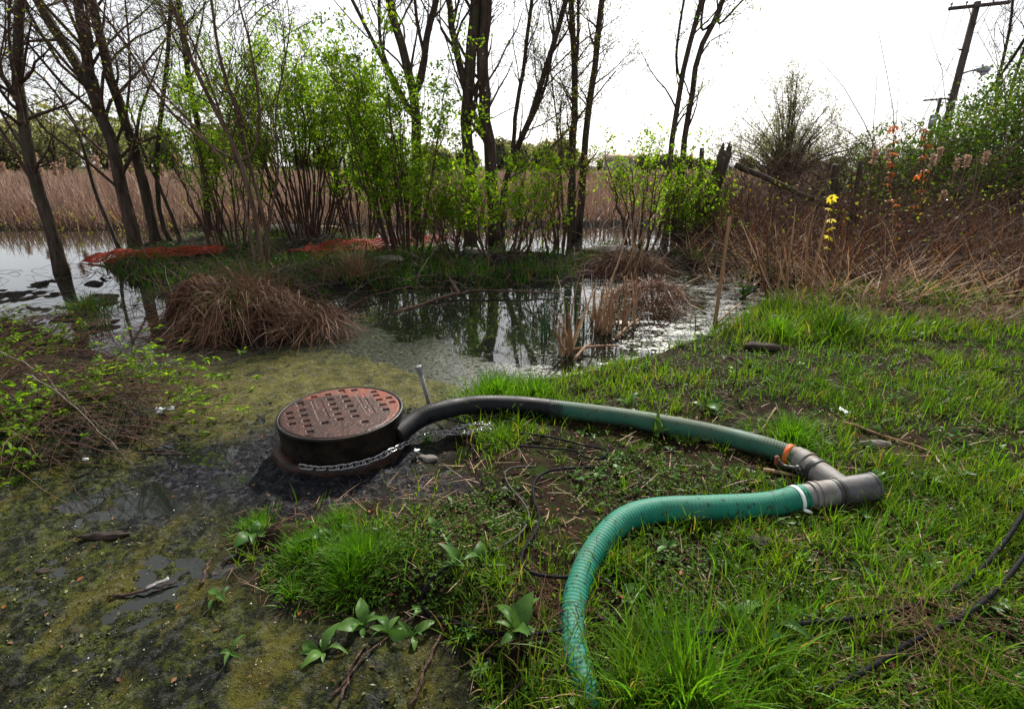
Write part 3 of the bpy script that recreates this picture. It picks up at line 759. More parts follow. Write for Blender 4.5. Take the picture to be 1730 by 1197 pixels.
# the two branches of the fitting and the hose ends follow one set of points
mA, mB = hz(1362, 838, .012), hz(1474, 822, .015)              # main barrel, hose end to mouth
ax = norm(mB - mA)
jn = mA + ax * np.linalg.norm(mB - mA) * .58                     # where the side branch meets
bA = hz(1352, 776, .01); bx = norm(jn - bA)
hA = [np.array([MC[0] + .30, MC[1] - .06, .13]), G(700, 712, .15), G(735, 696, .17), G(795, 684, .165), G(870, 684, .15), hz(950, 692, .01), hz(1050, 705), hz(1135, 719), hz(1215, 735), hz(1285, 753), hz(1330, 768), bA + bx * .0]
C = catmull(np.array(hA), 80)
k1 = 33
ho = empty('suction_hose', on(900, 720), 'long ribbed hose, black then faded green, running into the manhole', 'hose')
kink = lambda s: 1 + .0 * s - .06 * np.exp(-((s - .47) / .05) ** 2)
hose_mesh(C[:k1 + 1], HR * 1.03, 'black_section', M['hose_black'], ho, .006, .02, a=kink)
hose_mesh(C[k1 - 1:], HR, 'green_section', M['hose_grey'], ho, .022)
def band(P, d, r, w, mat, name, parent, h=.004, s=36):
    d = norm(d); K = np.array([-.5, -.48, .48, .5])[:, None] * w * d[None] + P[None]
    V, T, Q = tubes(K, np.array([r * .9, r + h, r + h, r * .9]), s, False)
    return npmesh(name, V - np.array(parent.location), None, Q, mat, parent, True)
eA = C[-1]; dA = norm(C[-1] - C[-4])
band(C[-3], C[-1] - C[-5], HR * 1.01, .026, M['orange_band'], 'orange_tape', ho)
hB = [mA - ax * .01, hz(1292, 853), hz(1200, 858), hz(1110, 862), hz(1052, 880, -.008), hz(1008, 925, -.020), hz(982, 975, -.031), hz(968, 1035, -.042), hz(972, 1100, -.053), hz(990, 1170, -.066), hz(1010, 1250, -.13)]
hg = empty('discharge_hose', on(1150, 890), 'bright green ribbed hose curving towards the camera into the grass', 'hose')
hose_mesh(np.array(hB), HR, 'hose_body', M['hose_green'], hg, .040, .015, a=lambda s: 1 - .20 * sst(.40, .72, s))
hbC = catmull(np.array(hB), 120)
cband = band(hbC[3], hbC[4] - hbC[2], HR * 1.02, .016, M['white_band'], 'clamp_band', hg)
cb = MB(); V, T, Q = tubes(np.array([hbC[3] + [0, -.073, -.005], hbC[3] + [.02, -.075, -.012], hbC[3] + [.035, -.074, -.02]]), np.array([.007, .008, .006]), 8); cb.add(V, T, Q)
cs2 = cb.build('clamp_screw', M['white_band'], hg, True, origin=hg.location); cs2.parent = cband

ft = empty('wye_fitting', on(1425, 850), 'grey steel wye pipe fitting joining the two hoses', 'pipe fitting')
def barrel(Pa, d, prof, name, mat, parent=ft, s=40):
    prof = np.asarray(prof); K = Pa[None] + prof[:, 0][:, None] * norm(d)[None]
    V, T, Q = tubes(K, prof[:, 1], s, False)
    o = npmesh(name, V - np.array(ft.location), None, Q, mat, parent, True)
    md = o.modifiers.new('edge', 'EDGE_SPLIT'); md.split_angle = R(35)
    return o
LM = np.linalg.norm(mB - mA)
r0 = .0575
barrel(mA, ax, [(-.06, r0 * .92), (.02, r0 * .93), (.02, r0 * 1.06), (.030, r0 * 1.08), (.034, r0 * 1.0), (.044, r0 * 1.0), (.046, r0 * 1.07), (.054, r0 * 1.07), (.056, r0 * .99), (LM * .42, r0 * 1.0)], 'hose_coupler', M['steel'])
barrel(mA, ax, [(LM * .40, r0 * .99), (LM * .40, r0 * 1.05), (LM * .435, r0 * 1.06), (LM * .44, r0 * 1.02), (LM * .455, r0 * 1.02), (LM * .46, r0 * 1.08), (LM * .50, r0 * 1.08), (LM * .505, r0 * 1.0)], 'gasket_ring', M['gasket'])
barrel(mA, ax, [(LM * .49, r0 * 1.03), (LM * .55, r0 * 1.05), (LM * .97, r0 * 1.07), (LM * .972, r0 * 1.12), (LM * 1.0, r0 * 1.13), (LM * 1.004, r0 * 1.10), (LM * 1.004, r0 * .98), (LM * .6, r0 * .96)], 'main_barrel', M['steel_dark'])
LB = np.linalg.norm(jn - bA)
sbr = barrel(bA, bx, [(-.03, r0 * .93), (.0, r0 * .94), (.0, r0 * 1.03), (.035, r0 * 1.04), (.037, r0 * 1.10), (.05, r0 * 1.10), (.052, r0 * 1.0), (.085, r0 * 1.0), (LB * .62, r0 * .97), (LB, r0 * .97)], 'side_branch', M['steel'])
barrel(bA, bx, [(.088, r0 * 1.0), (.088, r0 * 1.08), (.100, r0 * 1.09), (.112, r0 * 1.08), (.112, r0 * 1.0)], 'branch_collar', M['gasket'], sbr)
# lever latch on the near side of the side branch
side = norm(np.cross(bx, np.array([0, 0, 1.]))); side = side if side[1] < 0 else -side
q0 = bA + bx * .06 + side * (r0 * 1.02)
lv = MB()
V, T, Q = tubes(catmull(np.array([q0 + bx * .02, q0 + side * .03 - bx * .01, q0 + side * .045 - bx * .05 - np.array([0, 0, .01]), q0 + side * .05 - bx * .085 + np.array([0, 0, .004])]), 9), np.linspace(.011, .007, 9), 8)
lv.add(V, T, Q)
V, T, Q = tubes(np.array([q0 - side * .01, q0 + side * .012, q0 + side * .03]), np.array([.016, .016, .010]), 10); lv.add(V, T, Q)
lv.build('latch_lever', M['gasket'], sbr, True, origin=ft.location)
tw = MB(); cW = q0 + side * .05 - bx * .085
for k in range(5):
    th = np.linspace(0, 2 * math.pi, 15)
    K = cW + np.outer(np.cos(th), norm(bx + side * .2 * k)) * .016 + np.outer(np.sin(th), np.array([0, .2, 1])) * .020 + side * .004 * k
    V, T, Q = tubes(K, np.full(15, .0022), 5, False); tw.add(V, T, Q)
M['rusty_wire'] = plain_mat('rusty_wire', (.16, .05, .02), (.24, .09, .04), .7, 40)
tw.build('wire_tie', M['rusty_wire'], sbr, True, origin=ft.location)

# ------------------------------------------------------------------ chain: every link an object
M['chain'] = plain_mat('zinc_chain', (.20, .20, .21), (.42, .42, .43), .35, 60, .2, .002, .7)
def link_mesh():
    th = np.linspace(0, 2 * math.pi, 21)[:-1]
    K = np.stack([np.cos(th) * .0085 + np.sign(np.cos(th)) * .0075, np.sin(th) * .0095, 0 * th], -1)
    V, Q = [], []
    s = 6; n = len(K); T = norm(np.roll(K, -1, 0) - np.roll(K, 1, 0)); U = np.cross(T, [0, 0, 1.])
    for j in range(s):
        a = 2 * math.pi * j / s; V.append(K + .0026 * (U * math.cos(a) + np.array([0, 0, 1.]) * math.sin(a)))
    V = np.stack(V, 1).reshape(-1, 3)
    i, j = np.meshgrid(np.arange(n), np.arange(s), indexing='ij')
    Q = np.stack([i * s + j, i * s + (j + 1) % s, ((i + 1) % n) * s + (j + 1) % s, ((i + 1) % n) * s + j], -1).reshape(-1, 4)
    return V, Q
V, Q = link_mesh()
ch = empty('chain', on(640, 775), 'galvanised steel chain trailing round the manhole onto the grass', 'chain')
first = npmesh('link', V * 1.4, None, Q, M['chain'], ch, True)
cpx = [(548, 778, .03), (575, 777, .03), (610, 771, .03), (645, 763, .03), (680, 753, .02), (715, 745, .015), (750, 741, .02), (775, 742, .02), (800, 739, .02), (828, 731, .02), (812, 727, .02), (790, 733, .03), (768, 738, .03), (776, 730, .02), (800, 728, .02)]
ledge = [np.array([MC[0] + .352 * math.cos(R(a_)), MC[1] + .352 * math.sin(R(a_)), .110]) for a_ in (-108, -92, -76, -60, -44, -30)]
cp_ = catmull(np.array(ledge + [on(u, v, dz + .02) for u, v, dz in cpx[5:]]), 600)
ln = np.concatenate([[0], np.cumsum(np.linalg.norm(np.diff(cp_, axis=0), axis=1))])
step = .0315; k = 0; s_ = .01
while s_ < ln[-1] - .01:
    p = np.array([np.interp(s_, ln, cp_[:, i]) for i in range(3)]); p2 = np.array([np.interp(s_ + .01, ln, cp_[:, i]) for i in range(3)])
    o = first if k == 0 else first.copy()
    if k: col.objects.link(o); o.parent = ch
    d = Vector(p2 - p).normalized()
    q = d.to_track_quat('X', 'Z')
    o.rotation_mode = 'QUATERNION'
    from mathutils import Quaternion
    o.rotation_quaternion = q @ Quaternion((1, 0, 0), (R(20) if k % 2 else R(100)) + random.uniform(-.3, .3))
    o.location = Vector(p) - ch.location
    s_ += step; k += 1

# ------------------------------------------------------------------ cables
t = NT('black_cable'); M['cable'] = t.done(t.pbr(t.mix(t.rng(t.noise(25), .4, .6), (.004, .004, .005), (.012, .012, .013)), .75, spec=.08))
M['cable_grey'] = plain_mat('muddy_cable', (.010, .010, .010), (.040, .036, .032), .7, 25)
def cable(px, r, label, mat='cable', lift=0.):
    P = [on(u, v, r + .004 + lift + (e[0] if e else 0)) for u, v, *e in px]
    C = catmull(np.array(P), len(px) * 9)
    V, T, Q = tubes(C, np.full(len(C), r), 10)
    o = npmesh('cable', V - P[0], T, Q, M[mat], None, True); o.location = P[0]
    return tag(o, label, 'cable', 'cables on the ground')
cable([(700, 700, .0), (790, 722), (880, 738), (930, 745), (985, 758), (1018, 768, .01), (1026, 775, .015), (1012, 785, .01), (985, 778), (970, 768), (920, 763), (876, 760)], .0055,
      'thin black cable bent in a tight loop below the long hose', 'cable', .016)
cable([(905, 795), (870, 796), (855, 803), (853, 812), (862, 830), (885, 858), (893, 880), (882, 905), (850, 930), (815, 945)], .0055, 'muddy cable curling past a small clod towards the leafy weeds', 'cable_grey', .014)
cable([(1000, 797), (950, 800), (922, 806), (903, 822), (902, 850), (911, 885), (900, 915), (884, 940), (882, 960), (900, 978), (945, 985), (985, 982), (1015, 988), (1035, 1000)], .0065,
      'black cable snaking down and across the buried green hose', 'cable', .018)
cable([(780, 958), (745, 975), (718, 1005), (714, 1030), (730, 1048), (775, 1062), (830, 1078), (890, 1083), (950, 1074), (990, 1058), (1040, 1058)], .0065,
      'black cable looping through the broad leaved weeds at lower centre', 'cable', .018)
cable([(1090, 1086), (1160, 1090), (1240, 1082), (1340, 1072), (1440, 1062), (1520, 1045), (1600, 1015), (1660, 968), (1705, 915, .03), (1740, 862, .06), (1790, 800, .05)], .0085,
      'upper of two thick black cables entering from the right edge', 'cable', .032)
cable([(1380, 1190), (1450, 1155), (1520, 1110), (1580, 1078), (1640, 1045), (1690, 1002, .02), (1735, 950, .05), (1800, 880, .05)], .0085, 'lower of two thick black cables entering from the right edge', 'cable', .032)

# ------------------------------------------------------------------ capped pipe stake, wooden stake
M['pvc'] = plain_mat('grey_conduit', (.13, .13, .13), (.24, .235, .23), .5, 30)
b = G(727, 690, .02); tp = D(707, 618, b[1] - .02)
st = empty('pipe_stake', b, 'short grey capped pipe standing beside the manhole', 'pipe')
d = norm(tp - b)
V, T, Q = tubes(np.array([b - d * .1, b, tp - d * .05]), np.full(3, .0135), 14); npmesh('pipe', V - b, T, Q, M['pvc'], st, True)
V, T, Q = tubes(np.array([tp - d * .056, tp - d * .055, tp - d * .002, tp]), np.array([.014, .019, .019, .0165]), 14); o = npmesh('cap', V - b, T, Q, M['pvc'], st, True)
o.modifiers.new('edge', 'EDGE_SPLIT').split_angle = R(40)

# ------------------------------------------------------------------ trees and shrubs
def interp_path(P, Rr, idx, tt):
    K = P.shape[1]; f = tt * (K - 1); i = np.minimum(f.astype(int), K - 2); w = (f - i)[:, None]
    a, b = P[idx, i], P[idx, i + 1]
    return a * (1 - w) + b * w, norm(b - a), Rr[idx, i] * (1 - w[:, 0]) + Rr[idx, i + 1] * w[:, 0]
def branch(P, Rr, n, L, t0=.3, t1=1., spread=.8, up=.25, jit=.18, K=6, rf=.55, rmin=.0015, taper=.25):
    idx = np.repeat(np.arange(len(P)), n); N = len(idx)
    tt = t0 + (t1 - t0) * rng.random(N)
    p, tan, r = interp_path(P, Rr, idx, tt)
    perp = norm(np.cross(tan, rdir(N)))
    d = norm(tan * (1 - .35 * spread) + perp * spread + np.array([0, 0, up * .6]))
    ll = rng.uniform(L[0], L[1], N) * (1.15 - .55 * tt)
    pts = [p]
    for k in range(1, K):
        d = norm(d + np.array([0, 0, up * .25]) + rng.normal(0, jit, (N, 3)))
        pts.append(pts[-1] + d * (ll / (K - 1))[:, None])
    Q = np.stack(pts, 1)
    r0 = np.maximum(r * rf * rng.uniform(.6, 1., N), rmin)
    rad = r0[:, None] * np.linspace(1, taper, K)[None]
    return Q, np.maximum(rad, rmin * .6)
def leaf_cloud(P, n, size, spread=.03, t0=.25, asp=.5, droop=0.):
    idx = np.repeat(np.arange(len(P)), n); N = len(idx)
    p, tan, _ = interp_path(P, np.ones(P.shape[:2]), idx, t0 + (1 - t0) * rng.random(N))
    p = p + rng.normal(0, spread, (N, 3))
    d = norm(tan * .5 + rdir(N) + np.array([0, 0, -droop])); L = rng.uniform(size[0], size[1], N)
    return leaves(p, d, rdir(N, 1.0), L, L * asp * rng.uniform(.8, 1.2, N))
TREES = []
def stem_from_px(px, r0, r1, base=None, dy=0., n=16, ext=1.35, wob=.02):
    """stem through photo points on an upright sheet at the foot's own distance; dy leans it away"""
    b = on(*px[0]) if base is None else np.asarray(base, float)
    Y0 = b[1]
    pts = [b - np.array([0, 0, .15]) if base is None else b]
    m = max(len(px) - 1, 1)
    for i, (u, v) in enumerate(px[1:], 1): pts.append(D(u, v, Y0 + dy * i / m))
    if ext > 1:
        e = pts[-1] - pts[-2]; e[2] = abs(e[2]); pts.append(pts[-1] + norm(e) * (ext - 1) * np.linalg.norm(pts[-1] - pts[0]))
    C = catmull(np.array(pts), n)
    C[1:-1] += rng.normal(0, wob, (n - 2, 3)) * r0 * 4
    return C, np.linspace(r0, r1, n) * .82
def make_tree(name, label, stems, mat='bark', limbs=(5, (.8, 2.0)), twigs=(5, (.3, .9)), fine=(3, (.12, .35)), leafn=0, leaf='bud', lsize=(.03, .06), up=.3,
              t0=.3, group='trees round the pond', category='tree', spread=.75, droop=0., fine_leaf=True, lf=(.25, 1.)):
    foot = stems[0][0][0].copy(); foot[2] += .15
    root = empty(name, foot, label, category, group)
    tr = MB(); br = MB()
    P = np.stack([s[0] for s in stems]); Rr = np.stack([s[1] for s in stems])
    for i in range(len(P)):
        # root flare
        rr = Rr[i].copy()
        if stems[i][2] if len(stems[i]) > 2 else True: rr[0] *= 1.35; rr[1] *= 1.08
        V, T, Q = tubes(P[i], rr, 10); tr.add(V, T, Q)
    tr.build('trunk', M[mat], root, True, origin=foot)
    lv = MB()
    l1, r1 = branch(P, Rr, int(limbs[0] * 1.5), (limbs[1][0] * .9, limbs[1][1] * 1.35), t0, .98, spread, up, .16, 7, .42, .007)
    V, T, Q = tubes(l1, r1, 5, False); br.add(V, T, Q)
    l2, r2 = branch(l1, r1, twigs[0], (twigs[1][0], twigs[1][1] * 1.3), .15, 1., .8, up * .8, .2, 5, .55, .0045)
    V, T, Q = tubes(l2, r2, 3, False); br.add(V, T, Q)
    last = l2
    if fine[0]:
        l3, r3 = branch(l2, r2, fine[0] + 1, (fine[1][0], fine[1][1] * 1.3), .2, 1., .8, up * .5, .2, 3, .6, .0034)
        V, T, Q = tubes(l3, r3, 3, False); br.add(V, T, Q); last = l3
    br.build('branches', M['twig'], root, True, origin=foot)
    if leafn:
        V, T, _, m = leaf_cloud(last, leafn, lsize, droop=droop)
        keep = None
        a = np.repeat(rng.random(len(V) // m), m)
        lv.add(V, T, None, a)
        lv.build('crown', M[leaf], root, False, origin=foot)
    TREES.append(root)
    return root
S = stem_from_px
# left group
s = S([(104, 462), (80, 375), (55, 285), (38, 200), (28, 110), (36, -20)], .105, .045)
f = interp_path(s[0][None], s[1][None], np.array([0]), np.array([.46]))[0][0]
make_tree('tree', 'dark trunk standing in the water at the far left edge', [s, (*S([(0, 0), (5, 130), (-60, 40)], .045, .02, base=f), False)], limbs=(12, (.7, 1.9)), twigs=(6, (.3, .9)), fine=(4, (.15, .4)), leafn=1, lsize=(.025, .05), t0=.25, up=.15)
s = S([(230, 420), (212, 345), (196, 270), (172, 195), (140, 125), (98, 60), (58, -10)], .13, .075, dy=.3)
f = interp_path(s[0][None], s[1][None], np.array([0]), np.array([.42]))[0][0]
make_tree('tree', 'thick forked trunk leaning left behind the left orange netting', [s, (*S([(0, 0), (158, 150), (146, 90), (130, -10)], .11, .07, base=f), False)],
          limbs=(10, (1.0, 2.8)), twigs=(6, (.4, 1.1)), fine=(4, (.15, .4)), leafn=1, lsize=(.03, .055), t0=.18, up=.1)
s = S([(264, 412), (248, 335), (230, 265), (208, 195), (182, 115), (154, -10)], .115, .075, dy=-.2)
make_tree('tree', 'straight dark trunk close beside the thick forked one', [s], limbs=(11, (.9, 2.2)), twigs=(6, (.3, .9)), fine=(3, (.15, .4)), leafn=1, t0=.3, up=.15)
s = S([(292, 408), (272, 370), (265, 290), (272, 190), (284, 90), (290, -20)], .055, .03)
make_tree('tree', 'thin upright sapling right of the left tree pair', [s, (*S([(308, 410), (285, 350), (262, 300), (240, 250), (215, 170)], .05, .015, ext=1.0), True)], limbs=(10, (.5, 1.5)), twigs=(5, (.3, .7)), fine=(3, (.15, .3)), leafn=2, leaf='shrub', t0=.25)
s = S([(203, 418), (180, 370), (160, 320), (135, 230), (110, 180), (60, 120), (0, 90)], .045, .018, ext=1.0)
make_tree('tree', 'slender bare sapling leaning left over the water', [s], limbs=(12, (.4, 1.2)), twigs=(5, (.3, .6)), fine=(3, (.1, .3)), leafn=1, t0=.3, up=.1)
s = S([(354, 402), (350, 350), (345, 300), (335, 220), (318, 120), (300, -10)], .085, .04)
make_tree('tree', 'dark trunk half hidden by green leaves left of the large bush', [s], limbs=(11, (.6, 1.6)), twigs=(6, (.3, .7)), fine=(4, (.15, .35)), leafn=4, leaf='shrub', lsize=(.03, .055), t0=.25)
# pale multi-stemmed tree in front of the island
s0 = S([(442, 455), (436, 400), (425, 340), (412, 285), (380, 215), (335, 130), (285, -10)], .048, .020, wob=.03)
b0 = s0[0][3]; b1 = s0[0][5]
make_tree('tree', 'pale brown many stemmed tree at the front of the island', [s0,
          (*S([(0, 0), (432, 250), (438, 180), (425, 90), (400, -10)], .025, .010, base=b1), False),
          (*S([(0, 0), (360, 250), (285, 185), (215, 80), (150, -10)], .026, .010, base=b1), False),
          (*S([(0, 0), (400, 270), (350, 130), (320, 60), (285, 0)], .024, .010, base=b0), False),
          (*S([(452, 450), (448, 380), (425, 290), (400, 190), (370, 90), (355, -10)], .034, .015), True),
          (*S([(434, 456), (420, 380), (395, 300), (340, 230), (270, 150), (230, 90)], .028, .008, ext=1.1), True), (*S([(448, 452), (455, 380), (470, 290), (465, 200), (480, 110)], .026, .008, ext=1.2), True)],
          mat='bark_light', limbs=(9, (.6, 1.8)), twigs=(5, (.3, .8)), fine=(3, (.12, .35)), leafn=1, leaf='bud', lsize=(.025, .045), t0=.35, up=.2)
# centre group
s = S([(705, 415), (702, 330), (703, 240), (700, 170), (690, 120), (668, 40), (655, -20)], .14, .06)
f = s[0][6]; f2 = s[0][7]
make_tree('tree', 'many forked tree rising out of the bright central shrub', [s,
          (*S([(0, 0), (712, 130), (722, 60), (742, -20)], .08, .06, base=f2), False),
          (*S([(0, 0), (690, 190), (650, 110), (610, 30), (585, -20)], .05, .03, base=f), False),
          (*S([(0, 0), (680, 160), (645, 80), (640, -20)], .04, .028, base=f), False),
          (*S([(0, 0), (716, 100), (705, 40), (700, -20)], .04, .03, base=f2), False)],
          limbs=(6, (.7, 2.0)), twigs=(5, (.3, .9)), fine=(3, (.15, .4)), leafn=2, leaf='shrub', t0=.3)
s = S([(795, 412), (796, 330), (790, 250), (788, 190), (792, 120), (800, 50), (805, -20)], .14, .11)
f = s[0][7]
make_tree('tree', 'grey barked trunk with a left fork at the middle of the clump', [s, (*S([(0, 0), (780, 125), (768, 70), (755, -20)], .09, .05, base=f), False)], limbs=(6, (.8, 2.2)), twigs=(5, (.4, .9)), fine=(3, (.15, .4)), leafn=1, t0=.3)
s = S([(838, 412), (832, 330), (828, 250), (818, 190), (814, 110), (818, 50), (825, -20)], .15, .115)
make_tree('tree', 'straight dark trunk, right of the grey forked one', [s], limbs=(10, (.8, 2.4)), twigs=(5, (.4, .9)), fine=(3, (.15, .4)), leafn=1, t0=.25)
s = S([(846, 408), (852, 320), (870, 260), (895, 200), (925, 110), (945, 40), (962, -20)], .085, .045)
f = s[0][4]
make_tree('tree', 'slanting double stemmed tree fanning right from the trunk clump', [s, (*S([(0, 0), (872, 190), (885, 110), (900, -15)], .055, .035, base=f), False),
          (*S([(0, 0), (905, 270), (945, 235), (1000, 170), (1040, 120)], .04, .012, base=s[0][3], ext=1.0), False),
          (*S([(0, 0), (880, 240), (920, 150), (935, 60), (925, -15)], .04, .02, base=f), False)],
          limbs=(11, (.6, 1.8)), twigs=(6, (.3, .8)), fine=(3, (.12, .35)), leafn=1, t0=.25, up=.3)
s = S([(966, 405), (967, 340), (968, 250), (972, 170), (970, 100), (963, -20)], .10, .05)
make_tree('tree', 'slim tall tree with a greenish stem at right of centre', [s, (*S([(0, 0), (976, 80), (977, -20)], .04, .03, base=s[0][8]), False)],
          limbs=(11, (.4, 1.3)), twigs=(5, (.25, .6)), fine=(3, (.1, .3)), leafn=2, leaf='bud', t0=.2)
s = S([(976, 400), (984, 310), (990, 230), (999, 150), (1010, 70), (1018, -20)], .10, .06, dy=.3)
make_tree('tree', 'slim tall tree leaning right beside its greenish neighbour', [s, (*S([(955, 402), (948, 300), (940, 200), (930, 120)], .035, .012, ext=1.1), True)],
          limbs=(11, (.4, 1.4)), twigs=(5, (.25, .6)), fine=(3, (.1, .3)), leafn=2, leaf='bud', t0=.2)
s = S([(1124, 408), (1128, 340), (1132, 265), (1142, 195), (1152, 135), (1163, 85), (1190, -20)], .075, .05)
f = s[0][8]
make_tree('tree', 'twin stemmed tree, left of the pair before the open sky', [s, (*S([(0, 0), (1147, 130), (1143, 85), (1158, -15)], .035, .022, base=f), False)], limbs=(5, (.4, 1.2)), twigs=(4, (.25, .6)), fine=(2, (.1, .3)), leafn=2, leaf='shrub', t0=.3)
s = S([(1152, 405), (1150, 340), (1153, 280), (1160, 210), (1172, 140), (1181, 88), (1205, 40), (1228, -15)], .085, .05)
make_tree('tree', 'forked tree, right of the pair before the open sky', [s, (*S([(0, 0), (1186, 50), (1188, 10), (1195, -20)], .03, .02, base=s[0][10]), False),
          (*S([(0, 0), (1215, 40), (1255, 0)], .03, .02, base=s[0][11]), False)], limbs=(5, (.5, 1.4)), twigs=(4, (.3, .7)), fine=(2, (.1, .3)), leafn=2, leaf='bud', lsize=(.04, .07), t0=.35)

# leafy shrubs
def shrub(label, px, width, height, nst, leafn, leaf='shrub', lsize=(.032, .088), lean=0., br=(7, (.35, .9)), tw=(5, (.15, .45)), mat='twig', name='shrub', t0=.3, up=.35, group='shrubs round the pond', base_spread=.25, depth=.7):
    b = on(*px); stems = []
    for k in range(nst):
        a = rng.uniform(0, 2 * math.pi); q = rng.random() ** .45
        top = b + np.array([math.cos(a) * width / 2 * q + lean, math.sin(a) * width / 2 * q * depth, height * (1 - .25 * q) * rng.uniform(.7, 1.05)])
        ft_ = b + np.array([math.cos(a) * base_spread * q, math.sin(a) * base_spread * q, -.05])
        mid = ft_ * .5 + top * .5 + np.array([0, 0, height * .06])
        C = catmull(np.array([ft_, mid, top]), 10); C[1:] += rng.normal(0, .025, (9, 3))
        stems.append((C, np.linspace(.016 + .008 * rng.random(), .004, 10)))
    root = empty(name, b, label, 'shrub', group)
    P = np.stack([q[0] for q in stems]); Rr = np.stack([q[1] for q in stems])
    m = MB(); V, T, Q = tubes(P, Rr, 6, False); m.add(V, T, Q); m.build('stems', M[mat], root, True, origin=b)
    l1, r1 = branch(P, Rr, br[0], br[1], t0, 1., .75, up, .2, 5, .5, .0028)
    l2, r2 = branch(l1, r1, tw[0], tw[1], .15, 1., .8, up * .6, .22, 3, .6, .002)
    m = MB(); V, T, Q = tubes(l1, r1, 4, False); m.add(V, T, Q); V, T, Q = tubes(l2, r2, 3, False); m.add(V, T, Q); m.build('twigs', M[mat], root, True, origin=b)
    V, T, _, k = leaf_cloud(l2, leafn, lsize, .03, .1)
    m = MB(); m.add(V, T, None, np.repeat(rng.random(len(V) // k), k)); m.build('foliage', M[leaf], root, False, origin=b)
    return root
shrub('large dense green bush at left of centre with many fanned stems', (520, 400), 4.4, 4.3, 46, 8, br=(10, (.4, 1.1)), tw=(6, (.2, .5)), t0=.42, base_spread=.5)
shrub('tall bright green shrub wrapped round the forked central tree', (690, 428), 3.0, 3.6, 28, 7, t0=.22, base_spread=.4, lsize=(.045, .085), br=(10, (.4, .9)))
shrub('low bright green shrub right of the trunk clump', (850, 432), 2.4, 1.7, 13, 6, t0=.2, base_spread=.5)
shrub('small green shrub below the forked central tree', (775, 436), 1.6, 1.3, 12, 6, t0=.2)
shrub('leafy green shrub between the large bush and the left trunks', (395, 415), 2.8, 3.2, 22, 6, base_spread=.5, lsize=(.04, .07), t0=.25)
shrub('open green shrub with thin stems beside the white water', (1080, 425), 1.9, 2.2, 13, 4, lsize=(.045, .08), t0=.3)
shrub('low green shrub round the stump on the right', (1165, 425), 1.9, 1.4, 14, 5, t0=.15)
shrub('thin stemmed shrub between the large bush and the central tree', (610, 408), 2.4, 3.4, 18, 7, t0=.3, base_spread=.4)
shrub('sparse shrub with few leaves under the slim tall trees', (945, 425), 1.5, 1.9, 10, 3, leaf='bud', t0=.25)

# the round bush in the open on the right, the small one behind it
def far_bush(label, u, v_base, v_top, Y, width, nst, leaf, leafn, mat='twig_red', lsize=(.06, .11), name='tree'):
    b = np.array([D(u, 290, Y)[0], Y, .1]); h = D(u, v_top, Y)[2]
    root = empty(name, b, label, 'tree', 'trees beyond the brush')
    stems = []
    for k in range(nst):
        a = rng.uniform(0, 6.28); q = rng.random() ** .55
        top = b + np.array([math.cos(a) * width / 2 * q, math.sin(a) * width / 2 * q, h * (1.02 - .62 * q ** 1.5) * rng.uniform(.8, 1.02)])
        C = catmull(np.array([b + np.array([math.cos(a) * .3 * q, math.sin(a) * .3 * q, 0]), b * .5 + top * .5 + np.array([-.12 * math.cos(a) * width * q, 0, h * .08]), top]), 9)
        stems.append((C, np.linspace(.035, .008, 9)))
    P = np.stack([q[0] for q in stems]); Rr = np.stack([q[1] for q in stems])
    m = MB(); V, T, Q = tubes(P, Rr, 5, False); m.add(V, T, Q); m.build('trunk', M[mat], root, True, origin=b)
    l1, r1 = branch(P, Rr, 9, (.5, 1.3), .2, 1., .6, .5, .15, 5, .5, .006)
    l2, r2 = branch(l1, r1, 4, (.3, .7), .2, 1., .7, .4, .2, 4, .6, .004)
    m = MB(); V, T, Q = tubes(l1, r1, 3, False); m.add(V, T, Q); V, T, Q = tubes(l2, r2, 3, False); m.add(V, T, Q); m.build('branches', M[mat], root, True, origin=b)
    V, T, _, k = leaf_cloud(l2, leafn, lsize, .05, .1, .35)
    m = MB(); m.add(V, T, None, np.repeat(rng.random(len(V) // k), k)); m.build('crown', M[leaf], root, False, origin=b)
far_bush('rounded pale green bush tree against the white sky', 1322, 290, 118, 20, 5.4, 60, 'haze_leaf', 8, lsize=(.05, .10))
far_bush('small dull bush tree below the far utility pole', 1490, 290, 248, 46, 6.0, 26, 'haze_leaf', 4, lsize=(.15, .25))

# bare trees behind the hedge on the right
for lab, px, Y in (('bare dark tree behind the hedge, nearer the lamp pole', [(1670, 290), (1678, 200), (1690, 120), (1706, 50), (1712, -20)], 19),
                   ('bare dark tree behind the hedge at the right edge', [(1688, 290), (1700, 190), (1722, 110), (1745, 40), (1760, -20)], 18)):
    b = D(*px[0], Y); b[2] = .1
    s = S(px, .075, .03, base=b)
    make_tree('tree', lab, [s], limbs=(10, (.8, 2.4)), twigs=(6, (.4, 1.1)), fine=(4, (.2, .5)), leafn=0, t0=.3, group='bare trees on the right')

# dark evergreen at the right edge
b = np.array([D(1735, 290, 17)[0] + .6, 17, .1])
root = empty('conifer', b, 'dark evergreen with rusty twigs behind the hedge at right edge', 'tree')
V, T, Q = tubes(np.stack([b, b + [0, 0, 2.5], b + [0, 0, 4.6]]), np.array([.14, .1, .03]), 8)
npmesh('trunk', V - b, T, Q, M['bark'], root, True)
st = (np.stack([b + np.array([0, 0, .3 + 4.2 * k / 9]) for k in range(10)])[None], np.linspace(.12, .04, 10)[None])
l1, r1 = branch(*st, 90, (.7, 1.7), .05, 1., 1.1, -.05, .12, 5, .3, .01)
l2, r2 = branch(l1, r1, 8, (.2, .5), .2, 1., .7, .0, .2, 4, .6, .006)
m = MB(); V, T, Q = tubes(l1, r1, 4, False); m.add(V, T, Q); m.build('branches', M['twig_red'], root, True, origin=b)
V, T, _, k = leaf_cloud(l2, 9, (.10, .22), .05, .0, .3)
